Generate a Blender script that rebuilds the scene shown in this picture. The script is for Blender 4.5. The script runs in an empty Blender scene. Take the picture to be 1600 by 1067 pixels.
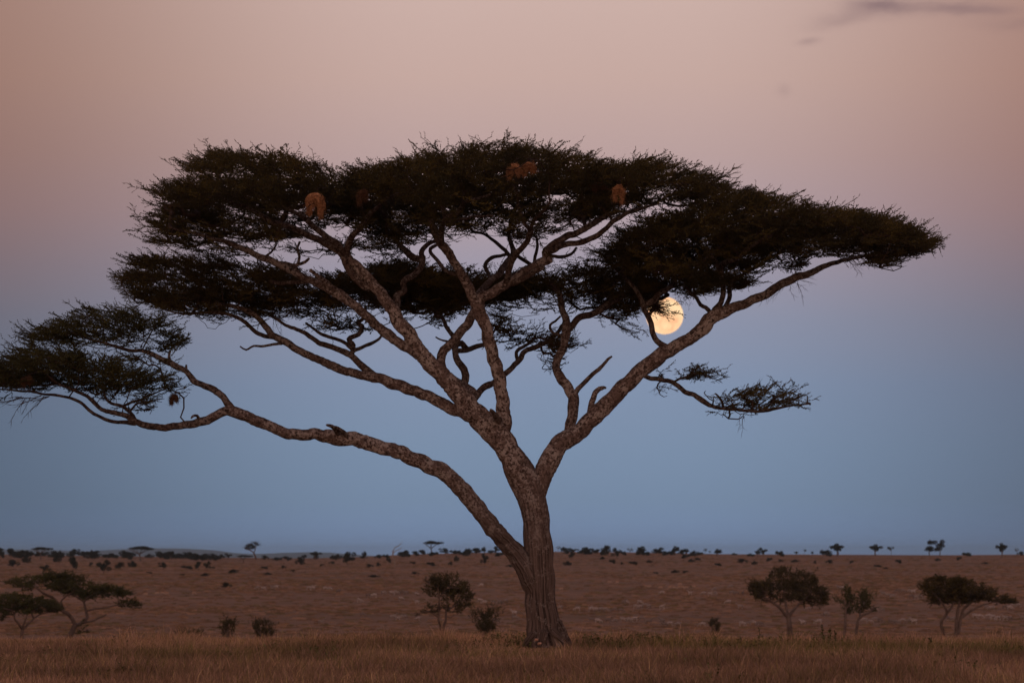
import bpy, math, random
import numpy as np

# ------------------------------------------------------------------ camera, sky, light
sc = bpy.context.scene
COL = sc.collection
F = 6500.0                      # focal length in photo pixels (1600 px wide)
CAMZ = 2.18
PITCH = math.atan(336.5 / F)

cam_d = bpy.data.cameras.new("camera")
cam = bpy.data.objects.new("camera", cam_d)
COL.objects.link(cam)
cam.location = (0, 0, CAMZ)
cam.rotation_euler = (math.radians(90) + PITCH, 0, 0)
cam_d.sensor_width = 36.0
cam_d.lens = 36.0 * F / 1600.0
cam_d.clip_start = 0.5
cam_d.clip_end = 80000
cam_d.dof.use_dof = True
cam_d.dof.focus_distance = 100.0
cam_d.dof.aperture_fstop = 3.4
sc.camera = cam

sc.view_settings.view_transform = 'Standard'
sc.view_settings.look = 'None'
sc.view_settings.exposure = 0.0
sc.view_settings.gamma = 1.0
sc.cycles.max_bounces = 5
sc.cycles.diffuse_bounces = 3
sc.cycles.glossy_bounces = 1
sc.cycles.transmission_bounces = 2
sc.cycles.volume_bounces = 0


def lin(r, g, b, a=1.0):
    def f(c):
        c /= 255.0
        return c / 12.92 if c <= 0.04045 else ((c + 0.055) / 1.055) ** 2.4
    return (f(r), f(g), f(b), a)


class NT:
    """small helper round a node tree"""
    def __init__(s, nt):
        s.nt = nt

    def n(s, t, **kw):
        nd = s.nt.nodes.new(t)
        for k, v in kw.items():
            setattr(nd, k, v)
        return nd

    def l(s, a, b):
        s.nt.links.new(a, b)

    def put(s, sock, v):
        if hasattr(v, 'links') or isinstance(v, bpy.types.NodeSocket):
            s.l(v, sock)
        else:
            if isinstance(v, tuple) and len(v) == 3 and sock.type == 'RGBA':
                v = (*v, 1.0)
            sock.default_value = v

    def math(s, op, a, b=None, c=None, clamp=False):
        nd = s.n('ShaderNodeMath', operation=op, use_clamp=clamp)
        s.put(nd.inputs[0], a)
        if b is not None:
            s.put(nd.inputs[1], b)
        if c is not None:
            s.put(nd.inputs[2], c)
        return nd.outputs[0]

    def mapr(s, v, a, b, c, d, smooth=False):
        nd = s.n('ShaderNodeMapRange')
        if smooth:
            nd.interpolation_type = 'SMOOTHSTEP'
        s.put(nd.inputs['Value'], v)
        for k, x in zip(('From Min', 'From Max', 'To Min', 'To Max'), (a, b, c, d)):
            nd.inputs[k].default_value = x
        return nd.outputs[0]

    def mix(s, f, a, b, mode='MIX'):
        nd = s.n('ShaderNodeMix', data_type='RGBA', blend_type=mode)
        s.put(nd.inputs[0], f)
        s.put(nd.inputs[6], a)
        s.put(nd.inputs[7], b)
        return nd.outputs[2]

    def ramp(s, f, stops):
        nd = s.n('ShaderNodeValToRGB')
        cr = nd.color_ramp
        while len(cr.elements) < len(stops):
            cr.elements.new(0.5)
        for e, (p, c) in zip(cr.elements, stops):
            e.position = p
            e.color = c if len(c) == 4 else (*c, 1)
        s.put(nd.inputs[0], f)
        return nd.outputs[0]

    def noise(s, vec, scale, detail=3, rough=0.5, dist=0.0):
        nd = s.n('ShaderNodeTexNoise')
        if vec is not None:
            s.l(vec, nd.inputs['Vector'])
        nd.inputs['Scale'].default_value = scale
        nd.inputs['Detail'].default_value = detail
        nd.inputs['Roughness'].default_value = rough
        nd.inputs['Distortion'].default_value = dist
        return nd.outputs['Fac']

    def scalev(s, vec, xyz):
        nd = s.n('ShaderNodeMapping')
        s.l(vec, nd.inputs['Vector'])
        nd.inputs['Scale'].default_value = xyz
        return nd.outputs[0]


# dusk sky opposite the set sun: blue earth shadow, pink belt above it
world = bpy.data.worlds.new("World")
sc.world = world
world.use_nodes = True
w = NT(world.node_tree)
w.nt.nodes.clear()
tc = w.n('ShaderNodeTexCoord')
sep = w.n('ShaderNodeSeparateXYZ')
w.l(tc.outputs['Generated'], sep.inputs[0])
X, Y, Z = sep.outputs
hyp = w.math('SQRT', w.math('ADD', w.math('MULTIPLY', X, X), w.math('MULTIPLY', Y, Y)))
tanel = w.math('DIVIDE', Z, w.math('MAXIMUM', hyp, 1e-4))
t = w.mapr(tanel, -0.02, 0.16, 0, 1)


def tpos(row):
    return ((870 - row) / F + 0.02) / 0.18


SKY = [
    (880, (124, 148, 190)), (840, (121, 143, 178)), (780, (121, 142, 170)), (700, (125, 145, 172)), (600, (131, 147, 174)),
    (500, (143, 149, 171)), (420, (158, 152, 168)), (330, (176, 156, 162)), (240, (187, 161, 159)), (120, (199, 170, 162)),
    (0, (204, 176, 168)), (-150, (198, 172, 170))]
east = w.ramp(t, [(max(0, tpos(r)), lin(*c)) for r, c in SKY])
high = w.mapr(tanel, 0.16, 1.6, 0, 1, True)
east = w.mix(high, east, (0.25, 0.235, 0.34, 1))
# sideways the belt dims and reddens
u = w.math('DIVIDE', X, w.math('MAXIMUM', hyp, 1e-4))
du = w.math('ABSOLUTE', w.math('SUBTRACT', u, 0.010))
fall = w.mapr(du, 0.025, 0.158, 0.0, 1.0, True)
side = w.mix(w.mapr(tanel, 0.03, 0.075, 0, 1, True), (0.50, 0.50, 0.505, 1), (0.57, 0.465, 0.415, 1))
side = w.mix(w.mapr(u, 0.0, 0.1, 0, 1, True), side, w.mix(1.0, side, (1.03, 0.96, 0.95, 1), 'MULTIPLY'))
east = w.mix(fall, east, w.mix(1.0, east, side, 'MULTIPLY'))
# a few thin dark cloud streaks in the upper right
vec = tc.outputs['Generated']


def streak(row, col, half_u, half_t, amount, tilt=0.0):
    uu = w.math('SUBTRACT', u, (col - 800) / F)
    tt = w.math('SUBTRACT', tanel, (870 - row) / F)
    tt = w.math('ADD', tt, w.math('MULTIPLY', uu, tilt))
    wob = w.math('MULTIPLY', w.math('SUBTRACT', w.noise(w.scalev(vec, (60, 60, 160)), 1.6, 4, 0.6), 0.5), half_t * 2.6)
    a = w.math('POWER', w.math('DIVIDE', uu, half_u), 2.0)
    b = w.math('POWER', w.math('DIVIDE', w.math('ADD', tt, wob), half_t), 2.0)
    g = w.math('EXPONENT', w.math('MULTIPLY', w.math('ADD', a, b), -1.0))
    return w.math('MULTIPLY', g, amount)


cl = streak(8, 1410, 0.0125, 0.0018, 0.30, 0.05)
for args in ((13, 1495, 0.0055, 0.0014, 0.3), (8, 1375, 0.006, 0.0016, 0.35), (28, 1320, 0.008, 0.0022, 0.28, -0.2), (17, 1550, 0.006, 0.001, 0.3),
             (65, 1265, 0.0026, 0.0008, 0.30, -0.1), (142, 1226, 0.0016, 0.0013, 0.16),
             (40, 1610, 0.012, 0.0018, 0.22), (19, 1440, 0.02, 0.002, 0.14)):
    cl = w.math('ADD', cl, streak(*args), clamp=True)
east = w.mix(cl, east, lin(122, 100, 106))
# warm afterglow in the west, behind the camera
west_f = w.mapr(Y, 0.15, -0.75, 0, 1, True)
wg = w.math('EXPONENT', w.math('MULTIPLY', w.math('ABSOLUTE', tanel), -3.0))
west = w.mix(wg, (0.25, 0.225, 0.30, 1), (1.20, 0.74, 0.52, 1))
skyc = w.mix(west_f, east, west)
# below the horizon: dark earth
skyc = w.mix(w.mapr(tanel, -0.03, -0.012, 1, 0), skyc, (0.05, 0.032, 0.024, 1))
bg = w.n('ShaderNodeBackground')
w.l(skyc, bg.inputs[0])
bg.inputs[1].default_value = 1.0
wo = w.n('ShaderNodeOutputWorld')
w.l(bg.outputs[0], wo.inputs[0])

sun_d = bpy.data.lights.new("afterglow", 'SUN')
sun_d.energy = 0.30
sun_d.angle = math.radians(25)
sun_d.color = (1.0, 0.52, 0.30)
sun = bpy.data.objects.new("afterglow", sun_d)
COL.objects.link(sun)
sun.rotation_euler = (math.radians(83), 0, math.radians(-18))

# ------------------------------------------------------------------ helpers
rng = np.random.default_rng(7)
random.seed(7)
CP, SP = math.cos(PITCH), math.sin(PITCH)


def unproj(px, py, Yd):
    px = np.asarray(px, float); py = np.asarray(py, float)
    uu = (px - 800) / F
    vv = (533.5 - py) / F
    dy = CP - vv * SP
    dz = SP + vv * CP
    tt = np.asarray(Yd, float) / dy
    return np.stack([uu * tt, np.broadcast_to(Yd, uu.shape) * np.ones_like(uu), CAMZ + dz * tt], -1)


def proj(P):
    Zc = P[..., 2] - CAMZ
    fw = P[..., 1] * CP + Zc * SP
    up = -P[..., 1] * SP + Zc * CP
    return 800 + F * P[..., 0] / fw, 533.5 - F * up / fw


def tag(o, label=None, cat=None, group=None, kind=None):
    if label: o['label'] = label
    if cat: o['category'] = cat
    if group: o['group'] = group
    if kind: o['kind'] = kind
    return o


def empty(name, loc):
    o = bpy.data.objects.new(name, None)
    o.empty_display_size = 0.2
    o.location = loc
    COL.objects.link(o)
    return o


def mesh_from(name, V, tris=None, quads=None, smooth=False, mats=(), midx=None, col=None, vec=None):
    """V (n,3); tris (a,3); quads (b,4); midx per face; col (n,3) colour and vec (n,3) vector attributes"""
    me = bpy.data.meshes.new(name)
    V = np.asarray(V, np.float32)
    me.vertices.add(len(V))
    me.vertices.foreach_set('co', V.ravel())
    loops, starts, s = [], [], 0
    for A, k in ((tris, 3), (quads, 4)):
        if A is not None and len(A):
            A = np.asarray(A, np.int32)
            loops.append(A.ravel())
            starts.append(s + np.arange(len(A)) * k)
            s += len(A) * k
    loops = np.concatenate(loops)
    starts = np.concatenate(starts).astype(np.int32)
    me.loops.add(len(loops))
    me.loops.foreach_set('vertex_index', loops)
    me.polygons.add(len(starts))
    me.polygons.foreach_set('loop_start', starts)
    if smooth:
        me.polygons.foreach_set('use_smooth', np.ones(len(starts), bool))
    for m in mats:
        me.materials.append(m)
    if midx is not None:
        me.polygons.foreach_set('material_index', np.asarray(midx, np.int32))
    me.update(calc_edges=True)
    if col is not None:
        a = me.color_attributes.new('tint', 'FLOAT_COLOR', 'POINT')
        c4 = np.ones((len(V), 4), np.float32); c4[:, :3] = col
        a.data.foreach_set('color', c4.ravel())
    if vec is not None:
        a = me.attributes.new('limb', 'FLOAT_VECTOR', 'POINT')
        a.data.foreach_set('vector', np.asarray(vec, np.float32).ravel())
    return me


def obj(name, me, parent=None, loc=None):
    o = bpy.data.objects.new(name, me)
    COL.objects.link(o)
    if parent is not None:
        o.parent = parent
    if loc is not None:
        o.location = loc
    return o


def catmull(P, step):
    """smooth resampling of control points (n, k)"""
    P = np.asarray(P, float)
    if len(P) == 2:
        n = max(2, int(np.linalg.norm(P[1, :3] - P[0, :3]) / step) + 1)
        tt = np.linspace(0, 1, n)[:, None]
        return P[0] * (1 - tt) + P[1] * tt
    Q = np.vstack([2 * P[0] - P[1], P, 2 * P[-1] - P[-2]])
    out = []
    for i in range(1, len(Q) - 2):
        p0, p1, p2, p3 = Q[i - 1], Q[i], Q[i + 1], Q[i + 2]
        n = max(2, int(np.linalg.norm(p2[:3] - p1[:3]) / step))
        tt = np.linspace(0, 1, n, endpoint=False)[:, None]
        out.append(0.5 * (2 * p1 + (p2 - p0) * tt + (2 * p0 - 5 * p1 + 4 * p2 - p3) * tt ** 2 + (3 * p1 - p0 - 3 * p2 + p3) * tt ** 3))
    out.append(P[-1:])
    return np.vstack(out)


def tube(P, R, k=10, rough=0.0, lobes=None, seed=0, knots=0.0):
    """tapered tube along P; returns verts, quads, limb coordinates"""
    P = np.asarray(P, float); R = np.asarray(R, float)
    n = len(P)
    T = np.gradient(P, axis=0)
    T /= np.linalg.norm(T, axis=1)[:, None] + 1e-9
    N = np.zeros_like(P)
    a = np.array([0, 1.0, 0.01]) if abs(T[0][1]) < 0.9 else np.array([1.0, 0, 0])
    v = a - T[0] * np.dot(a, T[0]); v /= np.linalg.norm(v)
    N[0] = v
    for i in range(1, n):
        v = N[i - 1] - T[i] * np.dot(N[i - 1], T[i])
        N[i] = v / (np.linalg.norm(v) + 1e-9)
    B = np.cross(T, N)
    s = np.concatenate([[0], np.cumsum(np.linalg.norm(np.diff(P, axis=0), axis=1))])
    th = np.arange(k) * 2 * np.pi / k
    S, TH = np.meshgrid(s, th, indexing='ij')
    RR = np.repeat(R[:, None], k, 1)
    if rough:
        r0 = random.Random(seed)
        d = np.zeros_like(RR)
        for _ in range(9):
            m = r0.choice([1, 2, 3, 4, 5]); fs = r0.uniform(1.2, 9.0)
            d += r0.uniform(0.4, 1.0) * np.sin(m * TH + fs * S + r0.uniform(0, 6.28)) * np.sin(fs * 0.6 * S + r0.uniform(0, 6.28))
        RR = RR * (1 + rough * d * 0.4)
    if knots:
        r1 = random.Random(seed + 77)
        for _ in range(int(s[-1] * knots) + 1):
            s0 = r1.uniform(0, s[-1]); t0 = r1.uniform(0, 6.28); am = r1.uniform(0.08, 0.26); ws = r1.uniform(0.6, 1.6) * float(np.interp(s0, s, R)) + 0.02
            dth = np.abs((TH - t0 + np.pi) % (2 * np.pi) - np.pi)
            RR = RR * (1 + am * np.exp(-((S - s0) / ws) ** 2 - (dth / r1.uniform(0.4, 1.1)) ** 2))
    if lobes is not None:
        RR = RR * lobes(S, TH)
    V = P[:, None] + RR[..., None] * (np.cos(TH)[..., None] * N[:, None] + np.sin(TH)[..., None] * B[:, None])
    V = V.reshape(-1, 3)
    idx = np.arange(n * k).reshape(n, k)
    q = np.stack([idx[:-1], np.roll(idx[:-1], -1, 1), np.roll(idx[1:], -1, 1), idx[1:]], -1).reshape(-1, 4)
    L = np.stack([np.cos(TH) * 0.5 + seed * 1.7, np.sin(TH) * 0.5, S], -1).reshape(-1, 3)
    # end caps
    c0, c1 = len(V), len(V) + 1
    V = np.vstack([V, P[:1] - T[:1] * R[0] * 0.3, P[-1:] + T[-1:] * R[-1] * 0.5])
    L = np.vstack([L, L[:1], L[-1:]])
    tr = np.concatenate([np.stack([np.full(k, c0), np.roll(idx[0], -1), idx[0]], -1),
                         np.stack([np.full(k, c1), idx[-1], np.roll(idx[-1], -1)], -1)])
    return V, q, tr, L


class Buf:
    def __init__(s):
        s.V, s.Q, s.T, s.L, s.C, s.qm, s.tm, s.n = [], [], [], [], [], [], [], 0

    def add(s, V, q=None, t=None, L=None, C=None, m=0):
        V = np.asarray(V, float)
        s.V.append(V)
        if q is not None and len(q):
            s.Q.append(np.asarray(q) + s.n); s.qm.append(np.full(len(q), m))
        if t is not None and len(t):
            s.T.append(np.asarray(t) + s.n); s.tm.append(np.full(len(t), m))
        s.L.append(np.zeros((len(V), 3)) if L is None else L)
        s.C.append(np.ones((len(V), 3)) if C is None else np.broadcast_to(C, (len(V), 3)))
        s.n += len(V)

    def build(s, name, mats, origin=(0, 0, 0), smooth=True, color=False, limb=True):
        V = np.vstack(s.V) - np.asarray(origin)
        T = np.vstack(s.T) if s.T else None
        Q = np.vstack(s.Q) if s.Q else None
        mi = np.concatenate(s.tm + s.qm)
        return mesh_from(name, V, T, Q, smooth, mats, mi, np.vstack(s.C) if color else None, np.vstack(s.L) if limb else None)


def inside(px, py, poly):
    px = np.atleast_1d(px); py = np.atleast_1d(py)
    c = np.zeros(px.shape, bool)
    n = len(poly)
    for i in range(n):
        x1, y1 = poly[i]; x2, y2 = poly[(i + 1) % n]
        cond = ((y1 > py) != (y2 > py)) & (px < (x2 - x1) * (py - y1) / ((y2 - y1) or 1e-9) + x1)
        c ^= cond
    return c


_perm = np.random.default_rng(3).random((256, 256))


def vnoise(x, y):
    """smooth value noise in 0..1"""
    x = np.asarray(x, float); y = np.asarray(y, float)
    xi = np.floor(x).astype(int); yi = np.floor(y).astype(int)
    fx = x - xi; fy = y - yi
    fx = fx * fx * (3 - 2 * fx); fy = fy * fy * (3 - 2 * fy)
    g = lambda a, b: _perm[a % 256, b % 256]
    return (g(xi, yi) * (1 - fx) + g(xi + 1, yi) * fx) * (1 - fy) + (g(xi, yi + 1) * (1 - fx) + g(xi + 1, yi + 1) * fx) * fy


# ------------------------------------------------------------------ materials
def material(name):
    m = bpy.data.materials.new(name)
    m.use_nodes = True
    m.node_tree.nodes.clear()
    h = NT(m.node_tree)
    out = h.n('ShaderNodeOutputMaterial')
    p = h.n('ShaderNodeBsdfPrincipled')
    p.inputs['Roughness'].default_value = 0.85
    p.inputs['Specular IOR Level'].default_value = 0.2
    h.l(p.outputs[0], out.inputs[0])
    return m, h, p, out


def bark_material(name, dark, mid, pale, scale=1.0):
    m, h, p, out = material(name)
    at = h.n('ShaderNodeAttribute', attribute_name='limb')
    tcn = h.n('ShaderNodeTexCoord')
    o = tcn.outputs['Object']
    limb = at.outputs['Vector']
    furrow = h.noise(h.scalev(limb, (17, 17, 1.0)), 1.0, 6, 0.68, 0.15)
    blotch = h.noise(o, 15.0 * scale, 6, 0.74, 0.5)
    fine = h.noise(h.scalev(limb, (9, 9, 14)), 1.0, 4, 0.7, 0.3)
    patch = h.noise(o, 1.9, 4, 0.6, 1.2)
    sp = h.n('ShaderNodeSeparateXYZ'); h.l(o, sp.inputs[0])
    up = h.mapr(sp.outputs[2], 2.0, 4.8, 0, 1, True)       # lower bole furrowed, boughs lichen spotted
    a = h.ramp(furrow, [(0.40, dark), (0.50, mid), (0.64, tuple(x * 1.6 for x in mid[:3]))])
    bmid = tuple(x * 1.15 for x in mid[:3])
    b = h.mix(h.mapr(fine, 0.38, 0.62, 0, 1), bmid, tuple(x * 1.5 for x in mid[:3]))
    lich = h.math('ADD', patch, h.math('MULTIPLY', h.math('SUBTRACT', blotch, 0.5), 1.4))
    b = h.mix(h.mapr(lich, 0.53, 0.59, 0, 0.95), b, pale)
    b = h.mix(h.mapr(blotch, 0.485, 0.42, 0, 0.95), b, dark)
    b = h.mix(h.mapr(furrow, 0.44, 0.36, 0, 0.6), b, dark)
    c = h.mix(up, a, b)
    c = h.mix(h.mapr(lich, 0.60, 0.68, 0, 0.45), c, pale)
    thick = h.n('ShaderNodeAttribute', attribute_name='tint').outputs['Fac']     # young wood is darker; crown shade on thin limbs is painted in too
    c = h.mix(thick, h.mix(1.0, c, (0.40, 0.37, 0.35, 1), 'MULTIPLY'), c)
    h.l(c, p.inputs['Base Color'])
    bump = h.n('ShaderNodeBump')
    bump.inputs['Strength'].default_value = 0.9
    bump.inputs['Distance'].default_value = 0.14
    hgt = h.math('ADD', h.math('MULTIPLY', furrow, h.math('SUBTRACT', 1.4, up)), h.math('MULTIPLY', blotch, 0.7))
    h.l(hgt, bump.inputs['Height'])
    h.l(bump.outputs[0], p.inputs['Normal'])
    return m


BARK = bark_material('acacia_bark', (0.044, 0.030, 0.025), (0.165, 0.117, 0.099), (0.46, 0.39, 0.35))


def plain_bark(name, c0, c1, sc_=6.0):
    m, h, p, out = material(name)
    tcn = h.n('ShaderNodeTexCoord')
    f = h.noise(tcn.outputs['Object'], sc_, 4, 0.65)
    h.l(h.ramp(f, [(0.35, c0), (0.65, c1)]), p.inputs['Base Color'])
    return m


TWIG = plain_bark('twig_bark', (0.03, 0.019, 0.015), (0.075, 0.048, 0.036))
FARBARK = plain_bark('far_bark', (0.08, 0.055, 0.045), (0.17, 0.125, 0.105), 1.0)
DEADWOOD = plain_bark('dead_wood', (0.16, 0.12, 0.10), (0.34, 0.27, 0.23), 3.0)


def leaf_material(name, c0, c1, c2, sc_):
    m, h, p, out = material(name)
    tcn = h.n('ShaderNodeTexCoord')
    f = h.noise(tcn.outputs['Object'], sc_, 3, 0.6)
    h.l(h.ramp(f, [(0.3, c0), (0.5, c1), (0.72, c2)]), p.inputs['Base Color'])
    p.inputs['Roughness'].default_value = 0.7
    return m


LEAF = leaf_material('acacia_leaves', (0.018, 0.016, 0.004), (0.050, 0.041, 0.009), (0.125, 0.092, 0.020), 0.9)
LEAF_OLIVE = leaf_material('olive_acacia_leaves', (0.024, 0.025, 0.006), (0.045, 0.046, 0.011), (0.085, 0.080, 0.020), 0.9)
LEAF_BUSH = leaf_material('bush_leaves', (0.030, 0.026, 0.009), (0.050, 0.044, 0.015), (0.080, 0.068, 0.024), 0.6)
LEAF_GREEN = leaf_material('green_acacia_leaves', (0.032, 0.034, 0.009), (0.052, 0.056, 0.014), (0.08, 0.082, 0.022), 0.4)
STRAW = leaf_material('nest_straw', (0.14, 0.060, 0.028), (0.38, 0.18, 0.085), (0.62, 0.33, 0.17), 22.0)
SHADED_STRAW = leaf_material('shaded_straw', (0.05, 0.024, 0.013), (0.11, 0.055, 0.030), (0.18, 0.09, 0.05), 22.0)  # darker straw copy: crown shade painted into the colour of the dim nests


def tint_material(name, rough=0.9):
    m, h, p, out = material(name)
    a = h.n('ShaderNodeAttribute', attribute_name='tint')
    h.l(a.outputs['Color'], p.inputs['Base Color'])
    p.inputs['Roughness'].default_value = rough
    return m


TINT = tint_material('grass_blades')

# ------------------------------------------------------------------ ground
GD = np.array([-400, 0, 60, 104, 112, 150, 300, 600, 740, 850, 920, 1000, 1200, 1500, 1900, 2500, 3000, 3400, 5000, 9000, 41000], float)
GROW = {150: 1003, 300: 1004, 600: 1003, 740: 1000, 850: 990, 920: 975, 1000: 957, 1200: 922, 1500: 902, 1900: 886, 2500: 873, 3000: 866}
GZ = []
for d in GD:
    if d <= 104: GZ.append(0.0)
    elif d == 112: GZ.append(-0.12)
    elif d in GROW: GZ.append(CAMZ - (GROW[d] - 870) * d / F)
    else: GZ.append({3400: 1.0, 5000: -12, 9000: -19, 41000: -30}[int(d)])
GZ = np.array(GZ)
RIDGE = np.array([(-3000, 865), (-200, 866), (0, 866), (100, 868), (200, 869), (320, 871), (450, 872), (560, 870), (640, 866), (740, 863), (850, 861.5),
                  (960, 862.5), (1060, 864), (1180, 866), (1400, 867), (1600, 866), (3000, 868)], float)


def smooth01(x):
    x = np.clip(x, 0, 1)
    return x * x * (3 - 2 * x)


def ground_z(x, y):
    x = np.asarray(x, float); y = np.asarray(y, float)
    z = np.interp(y, GD, GZ)
    col = 800 + F * x / np.maximum(y, 30)
    rr = np.interp(col, RIDGE[:, 0], RIDGE[:, 1])
    z = z - (rr - 866) * np.minimum(y, 3200) / F * smooth01((y - 1500) / 1400) * (1 - smooth01((y - 3400) / 1500))
    amp = 0.02 + 0.10 * smooth01((y - 110) / 200) + 0.35 * smooth01((y - 950) / 900)
    wl = 3.0 + 5 * smooth01((y - 110) / 300) + 30 * smooth01((y - 900) / 1500)
    n = vnoise(x / 9.0 + 50, y / 9.0 + 50) * 0.4 + vnoise(x / 37.0 + 9, y / 37.0 + 3) - 0.7
    crest = 0.09 * (vnoise(x / 4.5 + 11, y / 60 + 2) - 0.5) + 0.10 * (vnoise(x / 1.7 + 31, y / 9 + 5) - 0.5)
    return z + amp * n * (y < 3300) + crest * smooth01((y - 99) / 6) * (1 - smooth01((y - 128) / 20))


ys = np.concatenate([np.linspace(-400, 40, 12), np.linspace(50, 130, 60), np.linspace(134, 800, 90), np.linspace(806, 3400, 330), np.geomspace(3500, 41000, 24)])
xs = np.linspace(-1, 1, 220)
YY, XX = np.meshgrid(ys, xs, indexing='ij')
XX = XX * (0.62 * np.maximum(YY, 0) + 320)
ZZ = ground_z(XX, YY)
idx = np.arange(YY.size).reshape(YY.shape)
gq = np.stack([idx[:-1, :-1], idx[:-1, 1:], idx[1:, 1:], idx[1:, :-1]], -1).reshape(-1, 4)

m, h, p, out = material('savanna_soil')
g = h.n('ShaderNodeNewGeometry')
pos = g.outputs['Position']
n1 = h.noise(h.scalev(pos, (0.02, 0.035, 0.02)), 1.0, 6, 0.62)
n2 = h.noise(h.scalev(pos, (0.11, 0.16, 0.1)), 1.0, 5, 0.65)
n3 = h.noise(pos, 1.7, 4, 0.7)
base = h.ramp(n2, [(0.28, (0.190, 0.114, 0.070)), (0.45, (0.250, 0.146, 0.090)), (0.62, (0.290, 0.170, 0.106)), (0.8, (0.34, 0.205, 0.135))])
green = h.ramp(n3, [(0.3, (0.13, 0.095, 0.04)), (0.7, (0.19, 0.125, 0.06))])
c = h.mix(h.mapr(n1, 0.52, 0.68, 0, 0.5), base, green)
c = h.mix(h.mapr(n3, 0.3, 0.75, 0.0, 0.35), c, h.mix(1.0, c, (0.5, 0.48, 0.45, 1), 'MULTIPLY'))
n4 = h.noise(h.scalev(pos, (0.006, 0.012, 0.01)), 1.0, 5, 0.6)
c = h.mix(h.mapr(n4, 0.38, 0.62, 0, 1), h.mix(1.0, c, (0.80, 0.82, 0.82, 1), 'MULTIPLY'), h.mix(1.0, c, (1.06, 1.04, 1.02, 1), 'MULTIPLY'))
h.l(c, p.inputs['Base Color'])
p.inputs['Roughness'].default_value = 1.0
SOIL = m
tag(obj('ground', mesh_from('ground', np.stack([XX, YY, ZZ], -1).reshape(-1, 3), None, gq, True, (SOIL,))), kind='structure')

# far hills, with the blue of haze painted into their base colour
HY = 36000.0
hx = np.linspace(-27000, 9600, 260)
hu = 800 + F * hx / HY
prof = np.interp(hu, [-3000, -400, 0, 60, 130, 180, 240, 300, 345, 370, 400, 440, 500, 560, 620, 680, 1400],
                 [860, 856, 858, 858, 861, 858, 856, 857, 860, 864, 865, 863, 862, 866, 870, 884, 889])
top = CAMZ + (870 - prof) / F * HY - 3.0 + vnoise(hx / 270, hx * 0) * 4
HV, HQ = [], []
for j, (yo, f) in enumerate([(-2700, 0), (-1260, 0.6), (0, 1), (1500, 0.55), (3300, 0)]):
    HV.append(np.stack([hx, np.full_like(hx, HY + yo), -31 + (top + 31) * f + (vnoise(hx / 420 + j, hx * 0 + j) - 0.5) * 9 * (0 < f < 1)], -1))
HV = np.vstack(HV)
ii = np.arange(len(HV)).reshape(5, -1)
HQ = np.stack([ii[:-1, :-1], ii[:-1, 1:], ii[1:, 1:], ii[1:, :-1]], -1).reshape(-1, 4)
m, h, p, out = material('haze_tinted_hill')
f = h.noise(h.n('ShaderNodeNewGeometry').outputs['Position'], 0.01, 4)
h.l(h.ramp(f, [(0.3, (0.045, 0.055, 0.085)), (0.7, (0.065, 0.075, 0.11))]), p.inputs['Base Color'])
tag(obj('hills', mesh_from('hills', HV, None, HQ, True, (m,))), kind='structure')

# evening haze
hb_lo, hb_hi = np.array([-29000, -500, -32.0]), np.array([29000, 42000, 100.0])
cv = np.array([[(hb_lo, hb_hi)[(i >> k) & 1][k] for k in range(3)] for i in range(8)])
cq = [(0, 2, 3, 1), (4, 5, 7, 6), (0, 1, 5, 4), (2, 6, 7, 3), (0, 4, 6, 2), (1, 3, 7, 5)]
m = bpy.data.materials.new('evening_haze')
m.use_nodes = True
m.node_tree.nodes.clear()
h = NT(m.node_tree)
pv = h.n('ShaderNodeVolumePrincipled')
pv.inputs['Color'].default_value = (0.50, 0.80, 1.0, 1)
pv.inputs['Density'].default_value = 2.4e-5
h.l(pv.outputs[0], h.n('ShaderNodeOutputMaterial').inputs['Volume'])
HAZE_MAT = m
tag(obj('haze', mesh_from('haze', cv, None, cq, False, (m,))), label='faint blue evening haze over the far plain', kind='stuff')

# ------------------------------------------------------------------ moon
bm_v, bm_q = [], []
nu, nv = 64, 32
MD = 50000.0
mc = unproj(1038.5, 493, MD)
MR = MD * 29.3 / F
uu, vv = np.meshgrid(np.linspace(0, 2 * np.pi, nu, endpoint=False), np.linspace(0.001, np.pi - 0.001, nv), indexing='ij')
MV = np.stack([np.cos(uu) * np.sin(vv), np.sin(uu) * np.sin(vv), np.cos(vv)], -1).reshape(-1, 3) * MR
ii = np.arange(nu * nv).reshape(nu, nv)
MQ = np.stack([ii[:, :-1], np.roll(ii, -1, 0)[:, :-1], np.roll(ii, -1, 0)[:, 1:], ii[:, 1:]], -1).reshape(-1, 4)
m, h, p, out = material('moon_glow')
h.nt.nodes.remove(p)
tcn = h.n('ShaderNodeTexCoord')
f = h.noise(h.scalev(tcn.outputs['Object'], (1 / MR,) * 3), 1.5, 4, 0.55)
e = h.n('ShaderNodeEmission')
h.l(h.ramp(f, [(0.34, lin(247, 184, 138)), (0.50, lin(254, 205, 156)), (0.62, lin(255, 216, 168))]), e.inputs[0])
e.inputs[1].default_value = 1.15
h.l(e.outputs[0], out.inputs[0])
tag(obj('moon', mesh_from('moon', MV, None, MQ, True, (m,)), loc=tuple(mc)),
    'glowing orange full moon low in the dusk sky behind the acacia boughs', 'moon')

# ------------------------------------------------------------------ foliage sprays
def seg_prism(A, B, ra, rb):
    """thin three sided prisms between A and B"""
    A = np.asarray(A); B = np.asarray(B)
    T = B - A; T = T / (np.linalg.norm(T) + 1e-9)
    a = np.array([0, 0, 1.0]) if abs(T[2]) < 0.9 else np.array([1.0, 0, 0])
    N = np.cross(T, a); N /= np.linalg.norm(N); Bn = np.cross(T, N)
    th = np.arange(3) * 2.0944
    ring = np.cos(th)[:, None] * N + np.sin(th)[:, None] * Bn
    V = np.vstack([A + ring * ra, B + ring * rb])
    q = [(0, 1, 4, 3), (1, 2, 5, 4), (2, 0, 3, 5)]
    return V, np.array(q)


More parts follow.
